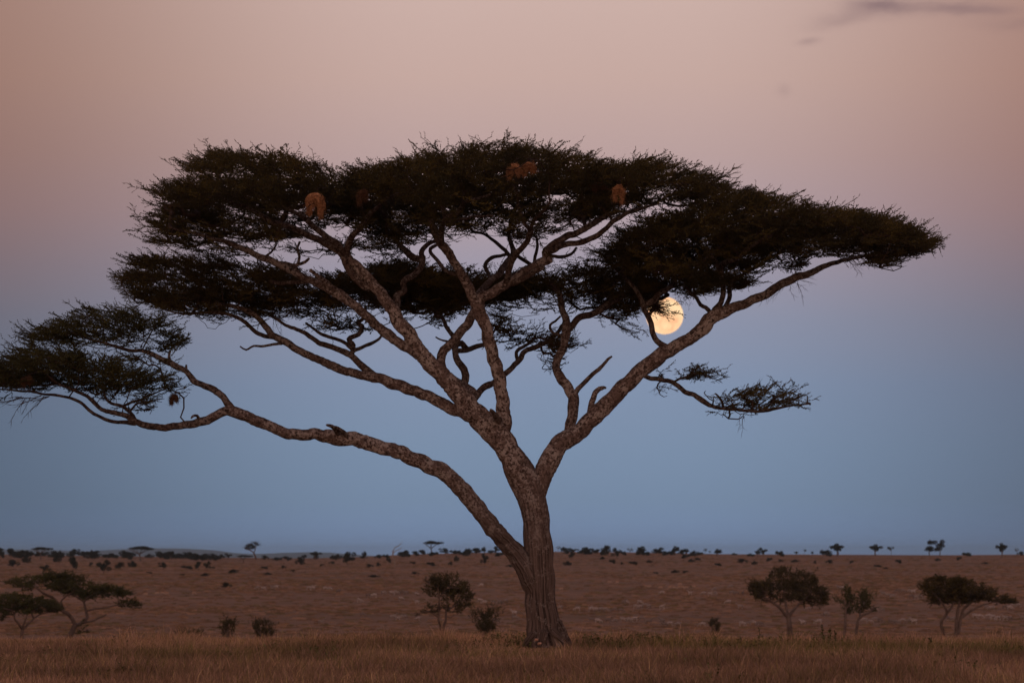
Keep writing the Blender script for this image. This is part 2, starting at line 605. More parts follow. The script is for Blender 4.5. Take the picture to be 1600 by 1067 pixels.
def make_spray(seed, length=0.6, nside=8, leaf=0.031, lw=0.021, step=0.016, stem=0.006, updir=0.15, spread=0.55, wob=0.26):
    r = np.random.default_rng(seed)
    b = Buf()

    def leaves(A, B):
        L = np.linalg.norm(B - A)
        n = max(1, int(L / step))
        T = (B - A) / (L + 1e-9)
        for i in range(n):
            c0 = A + (B - A) * (i + r.random()) / n
            d = r.normal(size=3); d -= T * np.dot(d, T) * 0.8; d /= np.linalg.norm(d)
            d = d * 0.7 + T * 0.7
            s_ = np.cross(d, r.normal(size=3)); s_ /= np.linalg.norm(s_) + 1e-9
            l = leaf * r.uniform(0.6, 1.3)
            b.add(np.array([c0 - s_ * lw * .5, c0 + d * l * .6 - s_ * lw * .6, c0 + d * l, c0 + d * l * .5 + s_ * lw * .7]), [(0, 1, 2, 3)], m=1)

    def walk(P, yaw, pit, L, nseg, wy, wp, up, r0, leafy_from=0):
        pts = [P]
        for i in range(nseg):
            yaw += r.normal(0, wy); pit += r.normal(0, wp * 0.8) + (up - pit) * 0.3
            P = P + np.array([math.cos(yaw) * math.cos(pit), math.sin(yaw) * math.cos(pit), math.sin(pit)]) * L / nseg
            pts.append(P)
        for i in range(nseg):
            V, q = seg_prism(pts[i], pts[i + 1], r0 * (1 - i / (nseg + 1.5)), r0 * (1 - (i + 1) / (nseg + 1.5)))
            b.add(V, q)
            if i >= leafy_from: leaves(pts[i], pts[i + 1])
        return pts

    pts = walk(np.zeros(3), 0.0, 0.0, length, 6, wob, 0.16, updir, stem, 1)
    for k in range(nside):
        i = min(5, int(k * 6 / nside)); f = r.random()
        A = pts[i] * (1 - f) + pts[i + 1] * f
        T = pts[i + 1] - pts[i]
        a = math.atan2(T[1], T[0]) + (1 if k % 2 else -1) * r.uniform(0.3, 1.0) * spread * 1.6
        walk(A, a, r.normal(updir, 0.3), length * r.uniform(0.22, 0.5) * (1 - 0.45 * i / 6), 3, 0.3, 0.25, updir, stem * .6)
    return np.vstack(b.V), np.vstack(b.Q), np.concatenate(b.qm)


SPRAY = [make_spray(100 + i, 0.72) for i in range(14)]
BARE = [make_spray(200 + i, 0.75, 8, 0.01, 0.004, 0.2, 0.010, 0.0) for i in range(6)]
SPRAY_MID = [make_spray(300 + i, 1.0, 6, 0.14, 0.075, 0.07, 0.012, 0.2) for i in range(8)]
SPRAY_BUSH = [make_spray(400 + i, 0.8, 6, 0.14, 0.08, 0.06, 0.012, 0.5, 1.0) for i in range(8)]


def place_sprays(pos, yaw, pitch, scale, templates, choice, roll=None):
    """stack transformed copies of the templates; returns V, Q, material index"""
    Vs, Qs, Ms, n = [], [], [], 0
    roll = np.zeros(len(pos)) if roll is None else roll
    for ti, (tv, tq, tm) in enumerate(templates):
        sel = np.where(choice == ti)[0]
        if not len(sel): continue
        cy, sy = np.cos(yaw[sel]), np.sin(yaw[sel])
        cp, sp_ = np.cos(pitch[sel]), np.sin(pitch[sel])
        cr, sr = np.cos(roll[sel]), np.sin(roll[sel])
        x, y, z = tv[:, 0], tv[:, 1], tv[:, 2]
        y1 = y[None] * cr[:, None] - z[None] * sr[:, None]
        z1 = y[None] * sr[:, None] + z[None] * cr[:, None]
        x2 = x[None] * cp[:, None] - z1 * sp_[:, None]
        z2 = x[None] * sp_[:, None] + z1 * cp[:, None]
        x3 = x2 * cy[:, None] - y1 * sy[:, None]
        y3 = x2 * sy[:, None] + y1 * cy[:, None]
        V = np.stack([x3, y3, z2], -1) * scale[sel][:, None, None] + pos[sel][:, None]
        m_ = len(sel)
        Q = tq[None] + (np.arange(m_) * len(tv))[:, None, None] + n
        Vs.append(V.reshape(-1, 3)); Qs.append(Q.reshape(-1, 4)); Ms.append(np.tile(tm, m_))
        n += m_ * len(tv)
    return np.vstack(Vs), np.vstack(Qs), np.concatenate(Ms)


def grow(nodes, attract, seg=0.3, jit=0.11, sag=0.12, tip=0.006, cap=0.05, rs=None, down_pen=1.2):
    """join every attractor to the skeleton by crooked twigs, nearest first; returns tubes (points, radii)"""
    rs = rs or np.random.default_rng(1)
    nodes = [np.asarray(n_, float) for n_ in nodes]
    base_n = len(nodes)
    parent = [-1] * base_n
    A = np.asarray(attract, float)
    best = np.full(len(A), 1e9); bi = np.zeros(len(A), int)

    def update(i0):
        N = np.array(nodes[i0:])
        step = 400
        for k in range(0, len(N), step):
            D = A[:, None] - N[None, k:k + step]
            c = np.linalg.norm(D, axis=2) + down_pen * np.maximum(0, -D[:, :, 2] - 0.05)
            j = c.argmin(1); cm = c[np.arange(len(A)), j]
            s_ = cm < best
            best[s_] = cm[s_]; bi[s_] = j[s_] + k + i0
    update(0)
    done = np.zeros(len(A), bool)
    paths = []
    for _ in range(len(A)):
        b_ = np.where(done, 1e9, best)
        a = int(b_.argmin())
        done[a] = True
        p0 = nodes[bi[a]]; p1 = A[a]
        L = np.linalg.norm(p1 - p0)
        n = max(1, int(math.ceil(L / seg)))
        off = rs.normal(0, 1, 3) * jit * L * 0.5
        chain = [int(bi[a])]
        i0 = len(nodes)
        for k in range(1, n + 1):
            f = k / n
            q = p0 + (p1 - p0) * f + off * math.sin(math.pi * f)
            q[2] -= sag * L * math.sin(math.pi * f)
            if k < n: q = q + rs.normal(0, jit * seg * 0.8, 3)
            nodes.append(q); parent.append(chain[-1]); chain.append(len(nodes) - 1)
        paths.append(chain)
        update(i0)
    w_ = np.zeros(len(nodes))
    for c in paths: w_[c[-1]] += 1
    for i in range(len(nodes) - 1, base_n - 1, -1):
        w_[parent[i]] += w_[i]
    rad = np.minimum(cap, tip * np.maximum(w_, 1) ** 0.5)
    out = []
    for c in paths:
        R = rad[c].copy()
        R[0] = min(R[0], R[1] * 1.15) if len(R) > 1 else R[0]
        out.append((np.array([nodes[i] for i in c]), R))
    return out


def build_tree(spec):
    """spec: name,label,cat,group,Y,base(px),branches,pads,...  Branch outlines were read off the photograph and stand at real depth."""
    Y0 = spec['Y']; mpp = Y0 / F
    bx, by = spec['base']
    origin = unproj(bx, by, Y0)
    if spec.get('on_ground', True):
        origin[2] = ground_z(origin[0], origin[1])
    root = empty(spec['name'], tuple(origin))
    tag(root, spec['label'], spec['cat'], spec.get('group'))
    bark = spec.get('bark', BARK)
    leafm = spec.get('leaf', LEAF)
    sk = {}
    nodes = []
    r_ = random.Random(spec.get('seed', 1))
    for bi_, b in enumerate(spec['branches']):
        name, par, pts, d1 = b[0], b[1], np.array(b[2], float), b[3]
        kind = b[4] if len(b) > 4 else 'branch'
        if par is None: d0 = 0.0
        else:
            pp, pd = sk[par]
            j = np.argmin(np.hypot(pp[:, 0] - pts[0, 0], pp[:, 1] - pts[0, 1]))
            d0 = pd[j]
        s = np.concatenate([[0], np.cumsum(np.hypot(np.diff(pts[:, 0]), np.diff(pts[:, 1])))])
        s /= s[-1]
        dep = d0 + (d1 - d0) * s
        sm = catmull(np.column_stack([pts, dep]), 4.0 if mpp < 0.03 else 3.0)
        nj = len(sm)
        if nj > 6:
            k = np.array([r_.gauss(0, 1) for _ in range(nj)]); k2 = np.array([r_.gauss(0, 1) for _ in range(nj)])
            ker = np.ones(3) / 3
            amp = np.clip(sm[:, 2] + 3, 1, 13) * (0.04 if kind == 'trunk' else 0.115) * np.sin(np.pi * np.clip(np.linspace(0, 1, nj) * 6, 0, .5))
            sm[:, 0] += np.convolve(k, ker, 'same') * amp; sm[:, 1] += np.convolve(k2, ker, 'same') * amp
        sk[name] = (sm[:, :2].copy(), sm[:, 3].copy())
        P = unproj(sm[:, 0], sm[:, 1], Y0 + sm[:, 3])
        R = np.maximum(sm[:, 2], 0.25) * mpp * (1.0 if kind == 'trunk' or mpp > 0.03 else 0.90)
        big = sm[:, 2].max() > 9
        kk = (48 if kind == 'trunk' else 24 if big else 14) if mpp < 0.03 else 7
        V, q, tr, L = tube(P, R, kk, (0.09 if kind == 'trunk' else 0.095) if mpp < 0.03 else 0.05, spec.get('lobes') if kind == 'trunk' else None, seed=bi_ + 1, knots=1.8 if (mpp < 0.03 and kind != 'trunk') else 0)
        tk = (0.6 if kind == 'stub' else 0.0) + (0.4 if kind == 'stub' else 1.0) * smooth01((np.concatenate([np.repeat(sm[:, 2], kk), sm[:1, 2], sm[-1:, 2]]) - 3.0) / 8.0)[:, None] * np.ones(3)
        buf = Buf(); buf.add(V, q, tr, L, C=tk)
        if kind == 'trunk' and 'extra' in spec:
            spec['extra'](buf)
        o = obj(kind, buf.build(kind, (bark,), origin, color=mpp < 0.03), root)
        if spec.get('blabels', {}).get(name): o['label'] = spec['blabels'][name]
        use = sm[:, 2] < spec.get('feed_r', 9.5)
        if kind != 'stub':
            nodes += list(P[use][::2])
    nests = spec.get('nests', [])
    for pi, pad in enumerate(spec['pads']):
        poly = pad['poly']
        pa = np.array(poly, float)
        x0, y0 = pa.min(0); x1, y1 = pa.max(0)
        D, dc = pad['D'], pad.get('dc', 0.0)
        rs = np.random.default_rng(1000 * spec.get('seed', 1) + pi)
        area = 0.5 * abs(np.dot(pa[:, 0], np.roll(pa[:, 1], 1)) - np.dot(pa[:, 1], np.roll(pa[:, 0], 1))) * mpp * mpp
        dens = pad.get('dens', 1.0)

        cols_ = np.linspace(x0 + .5, x1 - .5, 60)
        yy_ = np.linspace(y0, y1, 80)
        tops_, bots_ = [], []
        for c__ in cols_:
            ins = yy_[inside(np.full(80, c__), yy_, poly)]
            tops_.append(ins[0] if len(ins) else y0); bots_.append(ins[-1] if len(ins) else y1)

        def sample(n, clump=0.0, poly=poly):
            o_ = []
            while sum(len(k) for k in o_) < n:
                px = rs.uniform(x0, x1, n * 3); py = rs.uniform(y0, y1, n * 3)
                ok = inside(px, py, poly)
                if clump:
                    ok &= vnoise(px / (clump) + pi * 7, py / (clump * 0.55) + 31) > pad.get('gap', 0.30)
                px, py = px[ok], py[ok]
                wdt = np.sqrt(np.clip(1 - ((px - (x0 + x1) / 2) / ((x1 - x0) / 2 * 1.03)) ** 2, 0.02, 1))
                hf = (py - np.interp(px, cols_, tops_)) / np.maximum(3, np.interp(px, cols_, bots_) - np.interp(px, cols_, tops_))
                lo = -1 + (1.0 + pad.get('back', 0.15)) * smooth01((hf - 0.38) / 0.35) * pad.get('under', 1.0)
                lo = np.where(rs.random(len(px)) < 0.18, -1, lo)
                dd = dc + D * wdt * (lo + (1 - lo) * rs.random(len(px)))
                o_.append(np.column_stack([px, py, dd]))
            return np.vstack(o_)[:n]
        natt = int(pad.get('natt', max(8, area * D * 2.0 * spec.get('att', 2.3) * dens)))
        at = sample(natt, 16 if mpp < 0.03 else 0)
        AT = unproj(at[:, 0], at[:, 1], Y0 + at[:, 2])
        tubes = grow(nodes, AT, seg=0.3 * spec.get('lscale', 1), rs=rs, tip=spec.get('tip', 0.0065), cap=spec.get('cap', 0.055))
        tb = Buf()
        cand = []
        for (P, R) in tubes:
            V, q, tr, L = tube(P, R, 5 if mpp < 0.03 else 3)
            tb.add(V, q, tr, L)
            cand.append(P[-1])
            for k in range(max(1, len(P) - 3), len(P)):
                cand.append(P[k] * 0.6 + P[k - 1] * 0.4)
        cand = np.array(cand)
        # sprays: part on the twigs, part filling the layer
        nspr = max(6, int(area * spec.get('cover', 250) * dens * (0.6 + D * 0.14)))
        pos = cand[rs.integers(0, len(cand), nspr)] + rs.normal(0, 0.05 * spec.get('lscale', 1), (nspr, 3))
        nf = int(nspr * pad.get('fill', 0.55))
        fl = sample(nf, 16 if mpp < 0.03 else 0)
        pos[:nf] = unproj(fl[:, 0], fl[:, 1], Y0 + fl[:, 2])
        pos = rs.permutation(pos)
        cx, cyy = pad.get('anchor', ((x0 + x1) / 2, y1 + 10))
        anc = unproj(cx, cyy, Y0 + dc)
        v = pos - anc
        yaw = np.arctan2(v[:, 1] * pad.get('yflat', 0.8), v[:, 0]) + rs.normal(0, 0.45, nspr)
        qx_, qy_ = proj(pos)
        hgt = np.clip((qy_ - np.interp(qx_, cols_, tops_)) / np.maximum(3, np.interp(qx_, cols_, bots_) - np.interp(qx_, cols_, tops_)), 0, 1)
        pit = rs.normal(pad.get('tilt', 0.10), 0.15, nspr) + 0.14 * (hgt < 0.25) - 0.12 * (hgt > 0.85)
        if 'round' in pad:
            pit = np.arctan2(v[:, 2], np.hypot(v[:, 0], v[:, 1])) * 0.7 + rs.normal(0, 0.35, nspr)
        scl = rs.uniform(0.65, 1.15, nspr) * spec.get('lscale', 1)
        Lh = spec.get('slen', 0.66)
        tip = pos + np.stack([np.cos(yaw) * np.cos(pit), np.sin(yaw) * np.cos(pit), np.sin(pit)], -1) * (scl * Lh)[:, None]
        # keep inside the outline, a few shoots stick out
        gx, gy = proj(tip)
        okt = inside(gx, gy, poly)
        loose = rs.random(nspr) < pad.get('loose', 0.10)
        scl = np.where(okt, scl, np.where(loose, scl * 0.8, scl * 0.45))
        tip = pos + np.stack([np.cos(yaw) * np.cos(pit), np.sin(yaw) * np.cos(pit), np.sin(pit)], -1) * (scl * Lh)[:, None]
        gx, gy = proj(tip)
        keep = inside(gx, gy, poly) | (loose & (rs.random(nspr) < 0.9))
        ppx, ppy = proj(pos)
        if mpp < 0.03: keep &= rs.random(nspr) > 0.45 * smooth01((hgt - 0.66) / 0.34)
        keep &= inside(ppx, ppy, poly) | (rs.random(nspr) < 0.5)
        for hole in spec.get('holes', []):
            hx_, hy_, hw, hh = hole
            e_ = ((gx - hx_) / hw) ** 2 + ((gy - hy_) / hh) ** 2
            e2 = ((ppx - hx_) / hw) ** 2 + ((ppy - hy_) / hh) ** 2
            keep &= ((e_ > 1) & (e2 > 0.8)) | (rs.random(nspr) < 0.05)
        for (nx, ny, nw, nh, nd) in nests:
            for (qx, qy) in ((gx, gy), (ppx, ppy), ((gx + ppx) / 2, (gy + ppy) / 2)):
                near = (abs(qx - nx) < nw * 0.75 + 4) & (abs(qy - ny) < nh * 0.62 + 4) & (pos[:, 1] < Y0 + nd + 0.35)
                keep &= ~near
        pos, yaw, pit, scl = pos[keep], yaw[keep], pit[keep], scl[keep]
        T = spec.get('templates', SPRAY)
        roll = rs.normal(0, 0.35, len(pos)) if 'round' not in pad else rs.uniform(-1.5, 1.5, len(pos))
        if len(pos):
            V, Q, M = place_sprays(pos, yaw, pit, scl, T, rs.integers(0, len(T), len(pos)), roll)
            V2 = []
            tb.add(V, Q, m=0)
            tb.qm[-1] = M
        obj('crown', tb.build('crown', (spec.get('twigmat', TWIG), LEAF_OLIVE if pad.get('olive') else leafm), origin, smooth=False, limb=False), root)
    for dt in spec.get('dead_twigs', []):
        # bare hanging twigs
        sx, sy, sd, n, yaw0, pit0, sz = dt
        rs = np.random.default_rng(int(sx * 7 + sy))
        pos = unproj(np.full(n, sx) + rs.uniform(-8, 8, n), np.full(n, sy) + rs.uniform(-4, 4, n), Y0 + sd + rs.uniform(-.4, .4, n))
        V, Q, M = place_sprays(pos, np.full(n, yaw0) + rs.normal(0, .5, n), np.full(n, pit0) + rs.normal(0, .35, n), rs.uniform(.7, 1.2, n) * sz, BARE,
                               rs.integers(0, len(BARE), n))
        nv = len(V) // n
        tb = Buf()
        tb.add(V, Q)
        obj('dead_twigs', tb.build('dead_twigs', (TWIG,), origin, smooth=False, limb=False), root)['kind'] = 'stuff'
    return root


# ------------------------------------------------------------------ the big acacia
def trunk_lobes(S, TH):
    near = np.exp(-S / 0.42)
    return 1 + near * 0.16 * np.sin(3 * TH + 0.6) + near * 0.08 * np.sin(7 * TH) + 0.04 * np.sin(5 * TH + 0.25 * S + 0.3 * np.sin(1.3 * S)) \
        + 0.028 * np.sin(11 * TH - 0.12 * S) + 0.018 * np.sin(17 * TH + 0.2 * S) + 0.006 * np.sin(3 * TH + 3.2 * S)


def trunk_extra(buf):
    # root burls on the right foot of the trunk
    rr = random.Random(5)
    for (pts, d) in (([(866, 965, 5), (876, 980, 6), (881, 995, 6.5), (884, 1010, 5)], -0.15),
                     ([(862, 985, 7), (876, 998, 6), (892, 1011, 3.5)], -0.3),
                     ([(868, 990, 4), (880, 990, 3.2), (889, 1000, 3), (891, 1012, 2)], 0.1),
                     ([(835, 990, 8), (824, 1003, 6), (816, 1014, 3)], -0.25),
                     ([(850, 985, 9), (846, 1003, 7), (843, 1016, 4)], -0.4),
                     ([(872, 972, 2.6), (877, 970, 2.2), (876, 976, 2)], -0.1)):
        a = np.array(pts, float)
        sm = catmull(a, 4.0)
        P = unproj(sm[:, 0], sm[:, 1], 100.0 + d)
        V, q, tr, L = tube(P, sm[:, 2] * 100 / F, 14, 0.30, seed=rr.randint(1, 99))
        buf.add(V, q, tr, L)


BR = [
    ('trunk', None, [(858, 1016, 33), (854, 1004, 29), (850, 985, 26), (848, 960, 24.5), (845, 930, 22.5), (844, 895, 22.5), (842, 860, 22.5), (839, 825, 20.8),
                     (835, 795, 21), (828, 768, 23), (817, 745, 23), (805, 724, 20), (797, 708, 14)], 0.0, 'trunk'),
    ('A', 'trunk', [(838, 800, 13), (832, 778, 15), (821, 750, 18), (806, 725, 20), (790, 700, 19), (770, 676, 19), (748, 650, 18.5), (725, 625, 18), (699, 596, 15), (668, 562, 13.5), (641, 527, 12.5), (623, 501, 11.5), (612, 482, 10.5),
                    (586, 450, 9.5), (560, 420, 9), (538, 398, 8.5)], -0.8),
    ('C', 'A', [(765, 665, 11), (735, 648, 11.5), (704, 637, 10.5), (665, 619, 9.8), (626, 603, 9), (586, 590, 8), (547, 582, 7.5), (507, 566, 7), (468, 548, 6.4), (442, 532, 6.3), (423, 521, 6), (408, 501, 5),
                (389, 487, 4.5), (363, 478, 3.8), (335, 475, 3)], 2.2),
    ('C1', 'C', [(431, 528, 4), (404, 521, 3.6), (378, 500, 3.4), (352, 490, 3), (320, 489, 2.4), (281, 490, 1.8), (250, 480, 1.3)], 2.8),
    ('Cd', 'C', [(440, 537, 2.6), (431, 538, 2.4), (408, 541, 2.2), (396, 540, 1.9), (384, 546, 1.6), (375, 541, 1.2)], 0.6, 'stub'),
    ('C2', 'C', [(592, 591, 5), (576, 578, 6), (560, 567, 6), (547, 553, 5.2), (521, 543, 4.8), (494, 533, 4.3), (476, 520, 3.8), (455, 512, 3.2), (440, 503, 2.6), (420, 492, 2)], 2.4),
    ('C3', 'C2', [(549, 556, 4.5), (552, 540, 4.5), (545, 530, 4.3), (560, 523, 4.2), (566, 510, 4), (558, 505, 3.6), (568, 497, 3.3), (571, 480, 2.6)], 2.6),
    ('C4', 'C2', [(553, 548, 3.3), (565, 543, 3.2), (580, 537, 2.8), (592, 530, 2.3), (599, 520, 1.8)], 2.0),
    ('C5', 'C2', [(550, 545, 3.4), (536, 534, 3.2), (507, 524, 3), (492, 515, 2.4), (478, 505, 2)], 3.4),
    ('A2', 'A', [(655, 556, 8.5), (640, 546, 8.5), (612, 528, 8), (590, 510, 8), (573, 495, 8), (553, 477, 8), (534, 463, 8.3), (507, 447, 8), (491, 441, 6.8), (468, 430, 6.2), (445, 418, 6), (420, 407, 5.8), (389, 393, 5),
                 (360, 381, 4.3), (334, 373, 3.4), (300, 364, 2.4), (270, 358, 1.6)], -1.6),
    ('A2s', 'A2', [(528, 458, 5), (512, 442, 4.5), (500, 434, 3.6), (493, 428, 3), (485, 422, 3.2)], -1.5, 'stub'),
    ('A2b', 'A2', [(480, 440, 3.8), (462, 441, 3.6), (440, 443, 3.6), (425, 441, 3.2), (415, 433, 2.8), (406, 427, 2)], 1.0),
    ('A2c', 'A2', [(470, 430, 3.8), (461, 417, 3.4), (447, 411, 3), (430, 410, 2.6), (416, 403, 2.2), (424, 394, 1.8), (432, 382, 1.8), (428, 374, 1.6)], -0.5),
    ('A2d', 'A2c', [(459, 415, 2.8), (472, 411, 2.8), (480, 407, 2.5), (483, 404, 2)], -0.8, 'stub'),
    ('A2e', 'A2c', [(466, 412, 2.6), (468, 400, 2.4), (464, 390, 2.2), (468, 378, 2)], -0.6),
    ('A1b', 'A', [(578, 451, 6), (566, 445, 6.5), (550, 428, 6.5), (541, 414, 6.5), (537, 400, 7)], -0.9),
    ('A1c', 'A', [(539, 402, 7), (528, 391, 6.8), (510, 381, 6.3), (491, 373, 6), (460, 357, 5.2), (425, 346, 4.5), (386, 324, 3.4), (360, 314, 2.6), (330, 300, 1.8)], -2.2),
    ('A1d', 'A1b', [(538, 398, 6), (530, 384, 6), (517, 375, 5.8), (504, 366, 5.4), (490, 354, 4.8), (478, 342, 4.2), (460, 332, 3.4), (440, 322, 2.4)], -2.8),
    ('A1e', 'A', [(541, 402, 5), (543, 387, 6), (549, 371, 5.6), (558, 362, 5), (566, 352, 4.4), (574, 338, 4), (586, 327, 3.5), (600, 314, 3), (615, 305, 2.6), (640, 301, 2.2), (658, 299, 1.8)], -3.6),
    ('L', 'A', [(617, 490, 6), (621, 474, 5.8), (620, 462, 5.5), (632, 455, 5), (629, 444, 5), (637, 434, 5.3), (650, 426, 5.2), (659, 414, 5.6), (660, 402, 5.6)], 0.6),
    ('L1', 'L', [(660, 404, 5), (659, 392, 4.6), (667, 383, 4), (678, 377, 3.4), (690, 368, 2.8)], 1.5),
    ('L2', 'L', [(660, 404, 4.6), (649, 401, 4.6), (631, 389, 4.4), (614, 371, 3.8), (600, 358, 3), (586, 345, 2.2)], 2.2),
    ('L3', 'L', [(657, 408, 2.8), (645, 406, 2.6), (634, 396, 2.2), (626, 385, 1.8)], 1.8),
    ('A3', 'A', [(700, 592, 7.5), (691, 575, 8), (688, 559, 8), (694, 547, 8), (708, 533, 7.8), (722, 517, 7.5), (733, 503, 7.5), (741, 486, 6.5), (743, 470, 4)], 0.4),
    ('A3s', 'A3', [(706, 537, 2), (697, 533, 1.8), (689, 531, 1.5), (681, 527, 1.4)], 0.6, 'stub'),
    ('A3u', 'A3', [(712, 530, 4), (704, 520, 4), (697, 510, 3.5), (694, 500, 3), (680, 490, 2.4)], 3.0),
    ('D', 'A', [(732, 640, 8), (737, 628, 7.6), (745, 616, 6), (756, 606, 5.6), (770, 598, 5.4), (785, 586, 5), (800, 574, 4.8), (811, 563, 4.8), (820, 549, 4.4), (838, 541, 4.4), (858, 533, 4), (872, 520, 3.2),
                (878, 508, 2.4)], 3.0),
    ('D1', 'D', [(741, 620, 8.5), (730, 608, 9), (716, 600, 8.5), (708, 591, 5.5), (704, 585, 3)], 1.0, 'stub'),
    ('D2', 'D1', [(722, 604, 6), (727, 592, 6.5), (724, 578, 6.5), (716, 566, 6), (712, 552, 5.6), (711, 541, 5.6), (720, 536, 5.4), (730, 545, 5)], 1.6),
    ('D3', 'D2', [(717, 548, 4.6), (730, 546, 4.4), (745, 541, 4.2), (760, 536, 3.8), (770, 520, 2.2), (785, 505, 1.8)], 3.6),
    ('D4', 'D', [(809, 566, 3), (806, 552, 3), (812, 545, 3), (826, 538, 2.6), (836, 526, 2.2)], 3.2),
    ('B', 'trunk', [(793, 716, 12), (791, 697, 12), (788, 675, 12), (786, 645, 12), (784, 615, 11.5), (779, 587, 11), (771, 556, 10.5), (763, 526, 10), (756, 503, 10.5), (748, 484, 11.5), (744, 470, 11.5)], -0.7),
    ('Bk', 'B', [(782, 668, 6), (776, 652, 5.5), (770, 643, 3.5), (766, 640, 2)], -1.1, 'stub'),
    ('B1', 'B', [(746, 480, 9), (741, 467, 9), (733, 450, 8.5), (724, 434, 8), (714, 416, 7.5), (704, 400, 7.5), (692, 383, 7), (682, 368, 6), (675, 352, 5.2), (673, 343, 5)], -1.4),
    ('B1b', 'B1', [(690, 384, 5), (689, 370, 5), (690, 355, 4.8), (695, 342, 4.6), (693, 328, 4.2), (690, 316, 3.8), (680, 306, 3.2), (670, 299, 2.2)], -3.2),
    ('B1c', 'B1b', [(695, 338, 3.6), (706, 337, 3.8), (715, 332, 3.4), (722, 321, 3.2), (731, 313, 3), (745, 311, 2.4), (765, 304, 1.8)], -4.2),
    ('B1d', 'B1b', [(693, 347, 3), (708, 345, 3), (725, 342, 2.6), (745, 338, 2.2), (770, 338, 1.6)], -3.8),
    ('B1l', 'B1', [(716, 430, 3.2), (702, 426, 3.4), (692, 419, 3.4), (684, 408, 3.2), (674, 396, 3), (673, 388, 3), (681, 383, 2.8), (690, 380, 2.2)], 0.4),
    ('B2', 'B', [(744, 478, 9), (753, 465, 9), (770, 456, 8.5), (796, 440, 8), (822, 423, 7.5), (845, 411, 8), (858, 406, 8), (853, 394, 6.5), (866, 382, 6), (885, 371, 5.8), (905, 362, 5.5), (928, 350, 5), (945, 338, 4),
                (965, 328, 3)], -1.5),
    ('B2f', 'B2', [(800, 444, 5), (824, 431, 5), (848, 416, 5)], -1.6),
    ('B2c', 'B2', [(858, 394, 5), (880, 384, 5.2), (905, 379, 5), (930, 370, 4.6), (945, 359, 4.2), (958, 346, 4), (980, 334, 3.4), (1005, 325, 2.6), (1030, 318, 1.8)], -2.4),
    ('B2b', 'B2', [(790, 446, 5), (795, 425, 5.4), (800, 407, 5.2), (811, 393, 4.8), (822, 381, 4.6), (827, 368, 4.8), (829, 358, 4.4), (820, 350, 3.2), (813, 335, 3), (809, 318, 2.8), (807, 303, 2.4), (802, 290, 1.8)], -3.6),
    ('B2e', 'B2b', [(828, 360, 3.4), (836, 343, 3.2), (845, 333, 3), (855, 322, 2.6), (860, 311, 2)], -4.0),
    ('K', 'B', [(746, 470, 6), (752, 455, 6), (766, 440, 6), (782, 425, 6), (795, 408, 5.6), (803, 396, 5), (797, 378, 4), (794, 362, 3.4), (800, 350, 2.6)], 3.6),
    ('K1', 'K', [(770, 440, 3.4), (762, 428, 3.6), (758, 414, 3.4), (768, 403, 3.4), (782, 400, 3), (794, 397, 3)], 3.2),
    ('K2', 'K', [(798, 402, 3.6), (786, 388, 3.4), (772, 376, 3), (755, 366, 2.4), (738, 362, 2)], 4.5),
    ('K3', 'K', [(806, 398, 3.2), (820, 408, 3.4), (834, 414, 3), (836, 400, 3), (840, 385, 2.6), (838, 370, 2)], 4.2),
    ('K4', 'B2', [(862, 400, 3), (878, 402, 3), (892, 397, 2.6), (900, 388, 2)], 0.5),
    ('E', 'trunk', [(834, 790, 15), (840, 768, 16), (847, 746, 16.5), (856, 722, 16.5), (870, 700, 16), (888, 685, 15.5), (905, 674, 14.5), (928, 653, 14), (952, 628, 14), (979, 601, 13.2), (1005, 576, 12.4), (1031, 555, 12.5),
                    (1057, 541, 11), (1084, 524, 10.5), (1105, 504, 11.5), (1123, 489, 11.5), (1149, 481, 8.5), (1176, 468, 7.8), (1210, 451, 7.2), (1241, 434, 7), (1268, 426, 5.6), (1290, 415, 4.6), (1329, 404, 3.2),
                    (1369, 398, 2.2), (1400, 392, 1.5)], 0.6),
    ('E0', 'E', [(1002, 585, 4), (1015, 590, 4), (1031, 592, 4), (1052, 598, 4), (1071, 613, 4), (1085, 617, 4), (1097, 626, 4.8), (1118, 636, 3.2), (1149, 640, 2.8), (1183, 643, 2.8), (1204, 640, 3), (1228, 635, 1.7),
                 (1267, 630, 1.2)], -0.8),
    ('E0a', 'E0', [(1050, 598, 2), (1060, 592, 2), (1076, 588, 1.8), (1090, 583, 1.5), (1110, 590, 1.1)], -0.5),
    ('E0b', 'E0', [(1130, 636, 2.2), (1128, 626, 2.2), (1122, 619, 1.8), (1118, 615, 1.5)], -0.9, 'stub'),
    ('E0c', 'E0', [(1190, 642, 2), (1205, 630, 1.8), (1215, 620, 1.3), (1230, 618, 1)], -0.4),
    ('Es', 'E', [(922, 660, 6.5), (922, 638, 5.5), (926, 622, 5), (932, 611, 4.6), (941, 606, 3.6), (947, 606, 2)], 0.2, 'stub'),
    ('F', 'E', [(886, 692, 9), (890, 672, 9), (895, 645, 9), (896, 625, 9.5), (888, 606, 9), (876, 592, 8), (869, 575, 7), (872, 558, 7), (880, 542, 7), (884, 520, 7), (885, 502, 6.5), (879, 485, 5.8), (876, 466, 5.4),
                (868, 450, 4.6), (858, 440, 3.6)], 2.0),
    ('F2', 'F', [(885, 520, 6), (894, 508, 6), (908, 496, 6), (925, 491, 5.8), (938, 484, 5.6), (955, 472, 5), (975, 461, 4.4), (995, 450, 3.4)], 3.4),
    ('F3', 'F', [(882, 524, 2.6), (872, 522, 2.4), (862, 518, 2.2), (860, 508, 2.2), (868, 502, 2), (876, 494, 1.8)], 1.0),
    ('Fs', 'F', [(897, 618, 4.5), (903, 608, 4), (916, 594, 3.6), (929, 582, 3.4), (941, 571, 3), (949, 562, 2.6), (956, 557, 1.6)], 0.8, 'stub'),
